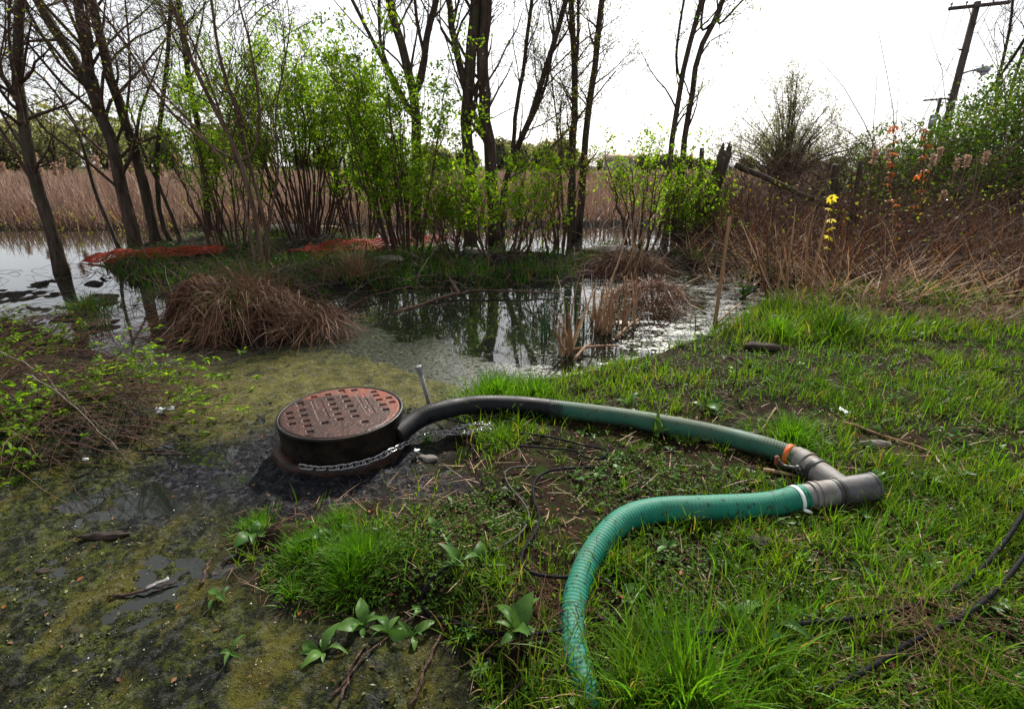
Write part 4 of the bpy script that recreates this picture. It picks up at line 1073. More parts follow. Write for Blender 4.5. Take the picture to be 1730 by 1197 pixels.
m = MB(); m.add(V, T, None, np.repeat(rng.random(len(V) // k), k)); m.build('crown', M['grass_dark'], root, False, origin=b)

# far wood along the horizon: one mass, its haze painted into the pale leaf colour
def wood(name, label, segs, leaf, lsize):
    m = MB(); tw_ = MB()
    for (u0, u1, v_top, Y, n) in segs:
        for k in range(n):
            u = rng.uniform(u0, u1); x0 = D(u, 285, Y)[0]; y0 = Y + rng.uniform(-8, 8)
            h = D(u, v_top, Y)[2] * rng.uniform(.72, 1.08); w_ = h * rng.uniform(.28, .42)
            N = 700
            v = rdir(N) * (rng.random(N) ** .4)[:, None]
            lump = .75 + .5 * vnoise(v[:, 0] * 3 + k * 7 + 50, v[:, 2] * 3 + v[:, 1] * 2 + 50)
            P = np.array([x0, y0, h * .55]) + v * np.array([w_, w_, h * .48]) * lump[:, None]
            V, T, _, q = leaves(P, rdir(N), rdir(N), rng.uniform(*lsize, N) * Y / 45, rng.uniform(*lsize, N) * Y / 68)
            m.add(V, T, None, np.repeat(np.clip(rng.normal(rng.random(), .15, N), 0, .85), q))
            z = np.linspace(0, 1, 4)
            nb = 9
            P2 = np.array([x0, y0, 0])[None, None] + np.stack([np.outer(rng.normal(0, .5, nb) * w_, z ** 1.5), np.outer(rng.normal(0, .5, nb) * w_, z ** 1.5), np.outer(rng.uniform(.6, 1.02, nb) * h, z)], -1)
            V, T, Q = tubes(P2, np.linspace(.20, .05, 4)[None].repeat(nb, 0), 3, False); tw_.add(V, T, Q)
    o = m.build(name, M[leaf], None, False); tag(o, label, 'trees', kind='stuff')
    o = tw_.build(name.replace('wood', 'wood_stems'), M['twig'], None, True); tag(o, label.replace('wood', 'wood, its bare stems'), 'trees', kind='stuff')
wood('far_wood', 'haze tinted spring wood along the horizon', [(-200, 330, 185, 85, 20), (-200, 500, 215, 120, 24), (480, 960, 240, 110, 26), (900, 1180, 262, 130, 16), (1000, 1750, 268, 150, 22)], 'haze_leaf', (.22, .5))

# ------------------------------------------------------------------ brush, brambles, reeds
def arcs(base, az, L, el0, sag, r, K=7, jit=.08):
    """arching canes: start direction azimuth az / elevation el0, bending down by sag"""
    N = len(base); pts = [base]; el = el0.copy(); a = az.copy()
    for k in range(1, K):
        d = np.stack([np.cos(a) * np.cos(el), np.sin(a) * np.cos(el), np.sin(el)], -1)
        q = pts[-1] + d * (L / (K - 1))[:, None]
        q[:, 2] = np.maximum(q[:, 2], base[:, 2] + .01)
        pts.append(q); el = el - sag / (K - 1) + rng.normal(0, jit, N); a = a + rng.normal(0, jit, N)
    P = np.stack(pts, 1)
    return P, r[:, None] * np.linspace(1, .4, K)[None]
# tangle on the right
def in_poly(n, y0, y1, test, m=1.12, pad=.5):
    X, Yy = [], []
    while sum(map(len, X)) < n:
        x, y = fan(n * 3, y0, y1, m, pad); k = test(x, y); X.append(x[k]); Yy.append(y[k])
    return np.concatenate(X)[:n], np.concatenate(Yy)[:n]
rt = lambda x, y: (sdist(x, y, Z_RIGHT) < -.1)
for nm, lab, n, mt, y0, y1, LL, rr, e0 in (
        ('brush_tangle', 'brown tangle of bare bramble canes on the right', 3300, 'twig_red', 6.0, 17, (.7, 3.0), (.003, .008), (.0, 1.25)),
        ('brush_tangle', 'grey dead twigs lying through the brush on the right', 1300, 'twig_grey', 6.0, 15, (.6, 2.2), (.003, .006), (-.1, .7)),
        ('brush_tangle', 'dark upright sticks behind the bramble tangle', 900, 'twig', 9., 20, (1.0, 2.3), (.004, .011), (.9, 1.5))):
    x, y = in_poly(n, y0, y1, rt); P = np.stack([x, y, terrain(x, y)], -1)
    C, Rr = arcs(P, un(0, 6.28, n), un(*LL, n), un(*e0, n), un(.2, 1.6, n), un(*rr, n) * (y / 8) ** .5)
    V, T, Q = tubes(C, Rr, 3, False)
    tag(npmesh(nm, V, None, Q, M[mt], None, True), lab, 'brush', kind='stuff')
    if mt == 'twig_red':
        l2, r2 = branch(C[:1700], Rr[:1700], 3, (.2, .6), .2, 1., .8, .1, .2, 4, .6, .0025)
        V, T, Q = tubes(l2, r2, 3, False)
        tag(npmesh('brush_tangle', V, None, Q, M['twig'], None, True), 'fine side twigs filling the bramble tangle', 'brush', kind='stuff')
x, y = in_poly(4200, 6.0, 16, rt); n = len(x)
scatter_blades('dead_reeds', 'dead brown reeds and grass standing through the brush', 'reeds', 'rust_straw', x, y, un(.3, 1.25, n), un(.008, .018, n), np.abs(rng.normal(.3, .4, n)), un(0, 1.3, n), 4)
x, y = in_poly(1500, 5.3, 9.5, lambda x, y: (np.abs(sdist(x, y, Z_RIGHT) + .2) < .75) & (x > 1.6)); n = len(x)
scatter_blades('bleached_reeds', 'bleached bent reed leaves along the edge of the brush', 'reeds', 'reed_tan', x, y, un(.3, .95, n), un(.008, .018, n), un(.6, 1.5, n), un(-.2, 1.0, n), 4)
x, y = in_poly(1200, 6, 14, rt); n = len(x)
P = np.stack([x, y, terrain(x, y) + un(.1, 1.2, n)], -1)
V, T, Q, m_ = leaves(P, rdir(n), rdir(n, 1), un(.03, .06, n), un(.02, .035, n))
tag(npmesh('brush_leaves', V, T, None, M['bud'], None, False, {'rnd': np.repeat(rng.random(n), m_)}), 'first green and orange leaves on the brush canes', 'leaves', kind='stuff')

# low tangle over the island and its shores, twigs in the left water
isl = lambda x, y: (sdist(x, y, Z_ISL) < .1)
for n, mt, lab, LL, test in ((700, 'twig_red', 'low brown twigs tangled over the island', (.2, .9), isl), (350, 'twig_grey', 'grey dead twigs strewn over the island', (.2, .9), isl),
                             (170, 'twig', 'bare twigs sticking out of the left water', (.2, .8), lambda x, y: (x < -2.3) & (y > 4.3) & (y < 8) & (sdist(x, y, Z_ISL) > -.3) & (fbm(x, y, 1.2, 2) > .5))):
    x, y = in_poly(n, 4.4, 13, test); P = np.stack([x, y, np.maximum(terrain(x, y), -.02)], -1)
    C, Rr = arcs(P, un(0, 6.28, n), un(*LL, n), un(-.05, .9, n), un(.2, 1.3, n), un(.002, .005, n))
    V, T, Q = tubes(C, Rr, 3, False); tag(npmesh('twig_tangle', V, None, Q, M[mt], None, True), lab, 'twigs', kind='stuff')
n = 5200; x, y = in_poly(n, 5.0, 12, lambda x, y: (sdist(x, y, Z_ISL) < 0) & (fbm(x + 5, y + 9, 1.3, 3) > .5)); P = np.stack([x, y, terrain(x, y) + un(.01, .22, n) ** 1.3], -1)
V, T, Q, m_ = leaves(P, rdir(n), rdir(n, 1), un(.025, .06, n), un(.015, .03, n))
tag(npmesh('island_weeds', V, T, None, M['grass_dark'], None, False, {'rnd': np.repeat(rng.random(n) * .9, m_)}), 'dark leafy weeds covering the island', 'weeds', kind='stuff')

# flattened pale straw mat between the turf and the brush
x, y = in_poly(5500, 3.9, 8.5, lambda x, y: (x > 2.0) & (np.abs(sdist(x, y, Z_RIGHT) - .35) < .75) & (fbm(x + 60, y, 1.4, 3) > .40)); n = len(x)
scatter_blades('straw_mat', 'flattened yellow brown dead grass between turf and brush', 'straw', 'straw', x, y, un(.08, .30, n), un(.003, .007, n), un(.7, 1.5, n), un(.1, 1.0, n), 4)

# vine covered hedge at the right edge
def mound(name, label, c, rad, h, nleaf, leaf, ncane, cat='hedge'):
    b = np.array([c[0], c[1], .1]); root = empty(name, b, label, cat)
    def surf(n, inner=.75):
        v = rdir(n); v[:, 2] = np.abs(v[:, 2])
        l = .82 + .36 * vnoise(v[:, 0] * 3.2 + 40, v[:, 2] * 3.2 + v[:, 1] * 2.6 + 40)
        q = inner + (1 - inner) * rng.random(n)
        return b + v * np.array([rad[0], rad[1], h]) * (l * q)[:, None], v
    x0 = np.stack([c[0] + rng.normal(0, rad[0] * .55, ncane), c[1] + rng.normal(0, rad[1] * .55, ncane), np.full(ncane, .05)], -1)
    P, Rr = arcs(x0, un(0, 6.28, ncane), un(1.2, h * 1.25, ncane), un(.8, 1.55, ncane), un(.3, 1.8, ncane), un(.006, .016, ncane), 6)
    l2, r2 = branch(P, Rr, 5, (.3, .9), .3, 1., .8, .1, .2, 5, .6, .004)
    m = MB(); V, T, Q = tubes(P, Rr, 4, False); m.add(V, T, Q); V, T, Q = tubes(l2, r2, 3, False); m.add(V, T, Q); m.build('canes', M['twig'], root, True, origin=b)
    P, v = surf(nleaf, .62)
    keep = rng.random(nleaf) < np.clip(.25 + 2.0 * (vnoise(P[:, 0] * 1.7, P[:, 2] * 2.2 + P[:, 1]) - .35), .12, 1) * sst(-.1, .55, v[:, 2] + .15)
    P, v = P[keep], v[keep]; n = len(P)
    V, T, Q, k = leaves(P, norm(rdir(n) + v * .3), norm(v + rng.normal(0, .5, (n, 3))), un(.05, .10, n), un(.03, .06, n), .2)
    m = MB(); m.add(V, T, None, np.repeat(rng.random(n), k)); m.build('foliage', M[leaf], root, False, origin=b)
mound('hedge', 'tall mound of green vine covered hedge at the right edge', (11.0, 11.0), (3.5, 2.9), 3.6, 110000, 'hedge_leaf', 520)
mound('hedge', 'lower brown green hedge end below the lamp pole', (9.6, 13.5), (2.2, 2.0), 2.2, 30000, 'hedge_leaf', 320)

# bramble patch in the left foreground
b = on(120, 700); root = empty('bramble_patch', b, 'low bramble patch with green leaves at the left edge', 'bramble')
lt = lambda x, y: sdist(x, y, Z_LEFT) < .02
def left_pts(n):
    x, y = in_poly(n, 2.2, 6.5, lt, 1.4, 1.0); return x, y
n = 1300; x, y = left_pts(n); P = np.stack([x, y, terrain(x, y)], -1)
C, Rr = arcs(P, rng.normal(-.2, .9, n), un(.3, 1.0, n), un(-.05, .6, n), un(.3, 1.3, n), un(.0018, .004, n))
V, T, Q = tubes(C, Rr, 3, False); m = MB(); m.add(V, T, Q); m.build('canes', M['twig_red'], root, True, origin=b)
n = 260; x, y = left_pts(n); P = np.stack([x, y, terrain(x, y) + .05], -1)
C2, R2 = arcs(P, rng.normal(-.3, .6, n), un(.4, 1.2, n), un(.1, .7, n), un(.5, 1.3, n), un(.0016, .003, n))
V, T, Q = tubes(C2, R2, 4, False); m = MB(); m.add(V, T, Q); m.build('dead_stalks', M['straw'], root, True, origin=b)
idx = np.repeat(np.arange(len(C)), 3); p, tan, _ = interp_path(C, Rr, idx, un(.25, 1, len(idx)))
kk = fbm(p[:, 0] + 90, p[:, 1], 2.2, 3) > .53; p, tan = p[kk], tan[kk]
# leaves in whorls of four
p = np.repeat(p, 4, 0) + rng.normal(0, .006, (len(p) * 4, 3)); n = len(p)
d = rdir(n) * np.array([1, 1, .35])
V, T, Q, k = leaves(p, d, norm(rng.normal(0, .35, (n, 3)) + [0, 0, 1]), un(.028, .055, n), un(.014, .026, n), .2, True)
m = MB(); m.add(V, T, None, np.repeat(rng.random(n) * .9, k)); m.build('foliage', M['shrub'], root, False, origin=b)
for (u0, v0, u1, v1, lab) in ((0, 742, 470, 680, 'long pale bramble stalk reaching from the left edge towards the manhole'), (0, 640, 190, 745, 'long pale bramble stalk bent down over the left patch'),
                              (60, 690, 230, 800, 'thin pale stalk arching out over the algae')):
    A, B = on(u0, v0, .22), on(u1, v1, .05); K = catmull(np.array([A, A * .6 + B * .4 + [0, 0, .08], A * .25 + B * .75 + [0, 0, .05], B]), 16); K[1:-1] += rng.normal(0, .006, (14, 3))
    V, T, Q = tubes(K, np.linspace(.0045, .002, 16), 5); o = npmesh('bramble_stalk', V - A, T, Q, M['twig_grey'], None, True); o.location = A
    tag(o, lab, 'stalk', 'loose bramble stalks')

# drooping dead tussock, small tufts
def tussock(name, label, px, n, spread, H, W, mat, lean=(.2, .9), curl=(.6, 1.7), cat='grass tuft', group='grass tufts', dome=0., K=5, radial=True, mix=None, el=1.):
    b = on(*px); r = np.minimum(np.abs(rng.normal(0, spread, n)), spread * 1.9); a = rng.uniform(0, 6.28, n)
    x, y = b[0] + np.cos(a) * r, b[1] + np.sin(a) * r * el
    z = np.maximum(terrain(x, y), -.03) - .01 + dome * np.exp(-(r / (spread * 1.2 + 1e-6)) ** 2)
    az = a + rng.normal(0, .7, n) if radial else un(0, 6.28, n)
    V, T, Q, k = blades(np.stack([x, y, z], -1), az, un(*lean, n) * np.clip(r / spread, .3, 1.3), un(*H, n), un(*W, n), un(*curl, n), K)
    o = npmesh(name, V - b, T, Q, M[mat], None, True, {'rnd': np.repeat(rng.random(n), k)}); o.location = b
    return tag(o, label, cat, group)
b = on(430, 545)
# collapsed dead humps: long straws combed down over a lumpy mound into the water
def dead_hump(label, px, ax, ay, hgt, n, seed, mat='rust_straw', bias=(0., -.35)):
    b = on(*px); b[2] = max(b[2], 0) if tz(b[0], b[1]) < .0 else 0.
    r1 = np.random.default_rng(seed)
    def dome(x, y):
        q = ((x - b[0]) / ax) ** 2 + ((y - b[1]) / ay) ** 2
        return hgt * np.clip(1 - q, 0, 1) ** .6 * (.55 + .9 * fbm(x + seed, y, 2.6, 2)) + .10 * (fbm(x, y + seed, 7., 2) - .5) * np.clip(1 - q, 0, 1)
    a = r1.uniform(0, 6.28, n); r0 = r1.random(n) ** .7 * .8
    # sheaves: blades near each other share their direction
    sx0, sy0 = b[0] + np.cos(a) * r0 * ax, b[1] + np.sin(a) * r0 * ay
    th = np.arctan2(np.sin(a) * .8 + bias[1], np.cos(a) + bias[0]) + 3.6 * (fbm(sx0 * 1.3 + seed, sy0 * 1.3, 2.2, 2) - .5) + r1.normal(0, .6, n)
    L = r1.uniform(.18, .62, n) * (.6 + .6 * ax); K = 6; lift = r1.uniform(.0, .07, n) + .12 * (r1.random(n) > .90) * r1.random(n)
    arch = r1.uniform(.0, .14, n); turn = r1.normal(0, .9, n); P = []
    x, y = sx0, sy0
    for k in range(K):
        f = k / (K - 1)
        z = np.maximum(np.maximum(terrain(x, y), -.02), dome(x, y)) + lift * (1 - f * .6) + arch * math.sin(f * 3.1)
        P.append(np.stack([x, y, z], -1)); x = x + np.cos(th + turn * f) * L / (K - 1); y = y + np.sin(th + turn * f) * L / (K - 1)
    P = np.stack(P, 1); sd_ = np.stack([-np.sin(th), np.cos(th), r1.normal(0, .5, n)], -1); sd_ = norm(sd_)
    W = r1.uniform(.004, .011, n)[:, None, None] * np.array([.8, 1, 1, .9, .6, .15])[None, :, None] / 2
    V = np.stack([P - sd_[:, None] * W, P + sd_[:, None] * W], 2).reshape(n, K * 2, 3)
    q = np.concatenate([(np.arange(n) * 2 * K)[:, None] + np.array([2 * k, 2 * k + 1, 2 * k + 3, 2 * k + 2]) for k in range(K - 1)])
    o = npmesh('dead_grass_tussock', V.reshape(-1, 3) - b, None, q, M[mat], None, True, {'rnd': np.repeat(np.clip(1.8 * (fbm(sx0 + seed, sy0, 4.5, 2) - .5) + r1.random(n), 0, 1), 2 * K)}); o.location = b
    return tag(o, label, 'grass tuft', 'dead grass humps')
dead_hump('big drooping mound of reddish dead grass left of the pond', (405, 552), .66, .50, .34, 1900, 5, bias=(-.25, -.45))
dead_hump('smaller reddish dead grass hump right of the big mound', (520, 555), .40, .32, .15, 600, 11)
dead_hump('shaggy brown hummock in the hollow left of the stake', (1095, 520), .45, .38, .15, 700, 23)
dead_hump('brown dead grass heap on the bank behind the hollow', (1060, 462), .60, .40, .18, 700, 31)
n = 170; c_ = on(420, 548); x, y = c_[0] + rng.normal(0, .42, n), c_[1] + rng.normal(0, .26, n); P = np.stack([x, y, np.maximum(terrain(x, y), 0) + un(.05, .3, n)], -1)
C, Rr = arcs(P, rng.normal(-1.9, 1.2, n), un(.25, .8, n), un(-.2, 1.1, n), un(.4, 1.8, n), un(.0018, .004, n))
V, T, Q = tubes(C, Rr, 3, False); tag(npmesh('twig_tangle', V, None, Q, M['twig_red'], None, True), 'bare red brown twigs tangled through the big dead mound', 'twigs', kind='stuff')
tussock('grass_tuft', 'green shoots growing through the big dead mound', (395, 545), 260, .28, (.15, .38), (.005, .009), 'grass_dark', (.1, .9), (.4, 1.5))
tussock('dead_grass_tussock', 'upright red brown stems on top of the big dead mound', (440, 520), 240, .26, (.25, .62), (.003, .007), 'rust_straw', (.1, .8), (.2, 1.4), group='dead grass humps')
tussock('dead_grass_tussock', 'pale dead grass wisps on the island bank above the pond', (600, 480), 260, .18, (.3, .55), (.005, .008), 'straw', (.1, .7), (.6, 1.9))
for lab, px, n, sp_, H, W, mt in (
        ('bright green grass tuft just behind the black hose', (840, 668), 900, .17, (.10, .22), (.004, .007), 'grass_bright'),
        ('green grass tuft behind the hose, right end of the clump', (905, 666), 420, .10, (.08, .18), (.004, .006), 'grass_bright'),
        ('bright upright grass tuft at the edge of the flooded reeds', (1312, 565), 260, .09, (.10, .28), (.005, .009), 'grass_bright'),
        ('dark green grass tuft right of the bright upright one', (1405, 562), 420, .16, (.12, .30), (.005, .009), 'grass_dark'),
        ('green grass tuft in the brush on the right', (1555, 500), 1000, .28, (.10, .26), (.006, .010), 'grass_bright'),
        ('thick lush dome of grass below the manhole', (605, 938), 2400, .100, (.04, .09), (.0020, .0036), 'grass_bright'),
        ('front fringe of the lush dome drooping towards the camera', (590, 975), 900, .07, (.05, .11), (.0022, .004), 'grass_bright'),
        ('lush grass clump joining the dome on its left', (512, 930), 1300, .08, (.035, .08), (.0020, .0036), 'grass_bright'),
        ('low grass patch at the upper left of the dome', (435, 888), 500, .055, (.04, .08), (.002, .0035), 'grass_bright'),
        ('grass wisp above the dome nearest the sludge', (575, 880), 260, .05, (.04, .09), (.002, .0035), 'grass_bright'),
        ('small spiky grass tuft below the dome', (495, 1005), 130, .03, (.05, .10), (.003, .0045), 'grass_bright'),
        ('tall near grass tuft at the bottom edge', (1165, 1180), 260, .13, (.14, .30), (.005, .009), 'grass_bright'),
        ('long leaning grass at the bottom beside the buried hose', (1060, 1180), 220, .13, (.10, .24), (.004, .007), 'grass'),
        ('shaggy grass tuft right of the bottom centre', (1290, 1120), 420, .18, (.10, .22), (.004, .007), 'grass'),
        ('small tuft beside the chain end', (845, 745), 240, .06, (.05, .13), (.003, .005), 'grass_bright'),
        ('tiny tuft in the sludge right of the manhole', (722, 745), 40, .015, (.05, .10), (.003, .005), 'grass_bright'),
        ('grass tuft above the wye fitting', (1340, 740), 700, .12, (.07, .16), (.003, .006), 'grass_bright'),
        ('grass tuft on the mud island in the left water', (150, 525), 420, .16, (.12, .28), (.006, .010), 'grass_dark')):
    tussock('grass_tuft', lab, px, n, sp_, H, W, mt, (.1, .8), (.4, 1.5))

# reed clumps in the flooded hollow: every stalk a part
def reed_clump(label, px, n, spread, H, W, mat, lean=.4, cat='reeds', bend=.3):
    b = on(*px); b[2] = 0.; root = empty('reed_clump', b, label, cat, 'reed clumps in the pond')
    for k in range(n):
        a = rng.uniform(0, 6.28); q = rng.random() ** .5 * spread
        p0 = np.array([math.cos(a) * q, math.sin(a) * q, -.05]); h = rng.uniform(*H); l = abs(rng.normal(0, lean)); az = rng.uniform(0, 6.28)
        d = np.array([math.cos(az) * math.sin(l), math.sin(az) * math.sin(l), math.cos(l)])
        bn = rng.normal(0, bend) * np.array([math.cos(az), math.sin(az), -.3])
        K = catmull(np.array([p0, p0 + d * h * .4, p0 + d * h * .75 + bn * h * .12, p0 + d * h + bn * h * .4]), 7)
        w_ = rng.uniform(*W)
        V, T, Q = tubes(K, w_ * np.array([.9, 1, 1, .9, .75, .5, .15]), 5)
        # flatten into a strap
        c_ = np.repeat(K, 5, 0); off = V[:35] - c_; s_ = np.array([-math.sin(az), math.cos(az), 0]); V[:35] = c_ + off * .35 + np.outer(off @ s_, s_) * .65
        npmesh('stalk', V, T, Q, M[mat], root, True, {'rnd': np.full(len(V), rng.random())})
    return root
reed_clump('tan dead reed clump nearest the camera in the pond', (958, 600), 12, .07, (0.31, 0.84), (.012, .020), 'reed_tan', .22)
reed_clump('green reed shoots just left of the tan clump', (925, 572), 6, .06, (.25, .50), (.007, .011), 'reed_green', .12)
reed_clump('green reed shoots behind the tan clump', (985, 560), 9, .09, (.30, .62), (.008, .012), 'reed_green', .12)
reed_clump('broad dead reed clump at the middle of the hollow', (1022, 560), 18, .12, (0.31, 0.81), (.010, .018), 'reed_tan', .4)
reed_clump('dead reed clump with crossed leaves on the right', (1060, 555), 13, .12, (0.25, 0.68), (.009, .016), 'reed_tan', .5)
reed_clump('thin green reeds beyond the crossed dead leaves', (1040, 545), 6, .12, (.30, .60), (.007, .010), 'reed_green', .15)
reed_clump('leaning dead reed fan behind the hollow', (1060, 470), 18, .22, (0.50, 1.22), (.009, .016), 'reed_tan', .7)
reed_clump('bleached reed fan right of the wooden stake', (1330, 500), 18, .3, (0.50, 1.28), (.013, .024), 'reed_tan', .9)
reed_clump('short broken reed stubs in the shaded water', (1475, 510), 9, .15, (0.31, 0.74), (.018, .03), 'reed_tan', .35)
reed_clump('tall dead reed sheaf at the right edge', (1715, 505), 16, .25, (.4, 1.0), (.012, .022), 'rust_straw', .4)
reed_clump('single thin green reed left of the wooden stake', (1172, 565), 2, .02, (.25, .40), (.006, .009), 'reed_green', .08)
def rod(name, label, cat, pts, r, mat, group=None, n=10, s=8, taper=.8, flat=1., wob=.0):
    K = catmull(np.array(pts), n)
    if wob: K[1:-1] += rng.normal(0, wob, (n - 2, 3))
    V, T, Q = tubes(K, np.linspace(r, r * taper, n), s)
    o = npmesh(name, V - K[0], T, Q, M[mat], None, True, {'rnd': np.full(len(V), rng.random())}); o.location = K[0]
    return tag(o, label, cat, group)
reed_clump('tangled dead reeds left of the broken hummock', (1000, 545), 10, .14, (.25, .6), (.008, .014), 'reed_tan', .7)
reed_clump('low bent reed tangle between hummock and stake', (1110, 545), 14, .2, (.2, .5), (.007, .013), 'rust_straw', .9)
reed_clump('reddish reed tangle on top of the hummock', (1085, 500), 18, .25, (.25, .65), (.007, .013), 'rust_straw', .8)
b = on(1207, 552); rod('wooden_stake', 'tall tan wooden stake standing in the hollow', 'stake', [b - [0, 0, .1], D(1220, 460, b[1] + .05), D(1233, 366, b[1] + .1)], .022, 'reed_tan', n=8, taper=.7)
b = on(1058, 448); rod('reed_stalk', 'pale leaning reed stalk behind the dead reeds', 'stalk', [b, D(1082, 405, b[1]), D(1108, 362, b[1] - .1)], .018, 'reed_tan', taper=.6)
for i, (a_, b_, r_, lab) in enumerate((((1258, 500), (1296, 470), .02, 'pale split reed lying left of the bleached fan'), ((1208, 552), (1250, 520), .016, 'tan split reed leaning by the stake foot'),
                                  ((1040, 575), (1078, 547), .02, 'pale reed butt lying in the pond'), ((965, 595), (1045, 593), .014, 'brown reed floating flat in the near pond'),
                                  ((970, 612), (995, 590), .016, 'dark wet reed stub leaning on the floating one'), ((1130, 500), (1185, 472), .016, 'brown reed lying across the hollow'))):
    rod('fallen_reed', lab, 'reed', [on(*a_, .02), (on(*a_, .04) + on(*b_, .06)) / 2, on(*b_, .05)], r_, 'reed_tan', 'fallen reeds in the hollow', n=6, s=6, taper=.5)

# fallen branches across the pond
def limb(label, px, r, subs=6, mat='twig_grey', name='fallen_branch', group='fallen branches'):
    P = [on(u, v, dz) if len(q) == 0 else D(u, v, q[0]) for (u, v, dz, *q) in px]
    K = catmull(np.array(P), 18); K[1:-1] += rng.normal(0, .008, (16, 3)); Rr = np.linspace(r, r * .3, 18)
    root = empty(name, K[0], label, 'branch', group)
    V, T, Q = tubes(K, Rr, 8); npmesh('stem', V - K[0], T, Q, M[mat], root, True)
    if subs:
        l, rr = branch(K[None], Rr[None], subs, (.25, .8), .15, .95, .9, -.05, .2, 6, .5, .003)
        l[:, :, 2] = np.maximum(l[:, :, 2], .01)
        for q in range(subs):
            V, T, Q = tubes(l[q], rr[q], 5); npmesh('side_twig', V - K[0], T, Q, M[mat], root, True)
    return root
limb('bare grey branch lying across the far side of the pond', [(662, 530, -.01), (722, 513, .02), (790, 500, .05), (866, 500, .06), (945, 500, .03)], .028, 7, 'twig')
limb('thin curved branch lying along the left pond edge', [(572, 530, .0), (620, 510, .04), (690, 495, .08), (757, 496, .06)], .014, 5, 'twig')
limb('thin twig slanting into the pond from the bank', [(690, 520, .0), (720, 480, .25), (760, 440, .45)], .007, 3, 'twig')
limb('short broken branch stub beside the pond bank', [(775, 497, .0), (762, 484, .08), (755, 476, .12)], .03, 0, 'twig')
b = on(1400, 480)
limb('long dark limb slanting down through the brush', [(1242, 278, 0, 9.5), (1320, 312, 0, 9.3), (1400, 350, 0, 9.0), (1480, 385, 0, 8.6), (1570, 430, 0, 8.2)], .05, 8, 'bark', group='fallen branches')
limb('thin dark limb crossing the brush behind the yellow sapling', [(1380, 320, 0, 8.6), (1450, 365, 0, 8.4), (1520, 395, 0, 8.2), (1600, 415, 0, 8.1)], .022, 5, 'bark')
limb('pale thin branch reaching in from the right edge', [(1620, 440, 0, 6.6), (1680, 415, 0, 6.5), (1740, 390, 0, 6.4)], .012, 4, 'twig_grey')
limb('dark thin stick leaning in the brush at right', [(1525, 540, .0), (1600, 450, .5), (1640, 390, 0, 7.0)], .010, 2, 'twig')
# mud-side sticks at the bottom
for pts, r_, lab in (([(690, 1200), (715, 1145), (742, 1085), (752, 1062)], .006, 'dark wet stick at the bottom centre'), ([(575, 1190), (600, 1120), (622, 1090)], .005, 'short stick in the algae at the bottom'),
                     ([(560, 1180), (620, 1110), (700, 1045)], .004, 'thin root slanting through the green mud'), ([(850, 1195), (905, 1130), (960, 1095)], .006, 'brown stick beside the buried hose end'),
                     ([(780, 1130), (850, 1090), (930, 1070)], .004, 'thin twig under the lower cable'), ([(340, 990), (350, 960), (358, 945)], .007, 'short brown stick at the edge of the algae'),
                     ([(190, 1010), (250, 1000), (300, 985)], .006, 'dark stick half sunk in the algae'), ([(1585, 1195), (1560, 1120), (1500, 1000), (1450, 940)], .004, 'long thin dry stem across the lower right grass'),
                     ([(1700, 1190), (1730, 1165), (1760, 1140)], .005, 'dry stem in the bottom right corner')):
    rod('stick', lab, 'stick', [on(u, v, .012) for u, v in pts], r_, 'twig', 'loose sticks', n=12, s=6, taper=.6, wob=.004)
for pts, r_, lab in (([(1424, 716), (1500, 742), (1575, 768), (1590, 775)], .008, 'long pale straw stalk lying above the fitting'), ([(1572, 766), (1600, 800), (1620, 833)], .006, 'broken pale straw end bent towards the camera'),
                     ([(1487, 872), (1480, 915), (1476, 953)], .010, 'flat pale wood sliver in the grass below the fitting'), ([(1357, 874), (1395, 878), (1434, 882)], .006, 'pale straw under the white clamp'),
                     ([(1290, 797), (1318, 802), (1346, 808)], .011, 'tan husk in front of the orange tape'), ([(1310, 692), (1297, 712), (1284, 731)], .006, 'short pale straw behind the long hose'),
                     ([(1228, 762), (1255, 762), (1278, 763)], .006, 'pale straw lying before the long hose'), ([(1265, 820), (1300, 816), (1330, 812)], .007, 'brown straw between the two hoses')):
    rod('straw_stalk', lab, 'straw', [on(u, v, .012) for u, v in pts], r_, 'reed_tan', 'loose straw stalks', n=8, s=6, taper=.6, wob=.002)
# a heap of dry stems over the cables
b = on(1560, 1060); n = 150
P = b + np.stack([rng.normal(0, .10, n), rng.normal(0, .07, n), un(.0, .04, n)], -1)
C, Rr = arcs(P, un(0, 6.28, n), un(.08, .3, n), un(-.1, .5, n), un(0, .6, n), un(.0008, .0018, n), 5)
V, T, Q = tubes(C, Rr, 4, False); o = npmesh('dry_stem_heap', V - b, None, Q, M['straw'], None, True, {'rnd': rng.random(len(V))}); o.location = b; tag(o, 'heap of dry brown stems lying over the thick cables', 'plant debris')
b = on(915, 1030); n = 160
P = b + np.stack([rng.normal(0, .10, n), rng.normal(0, .09, n), un(.0, .03, n)], -1)
C, Rr = arcs(P, un(0, 6.28, n), un(.08, .26, n), un(-.1, .4, n), un(0, .6, n), un(.0008, .0018, n), 5)
V, T, Q = tubes(C, Rr, 4, False); o = npmesh('dry_stem_heap', V - b, None, Q, M['rust_straw'], None, True, {'rnd': rng.random(len(V))}); o.location = b; tag(o, 'reddish dry stems heaped left of the buried hose', 'plant debris')

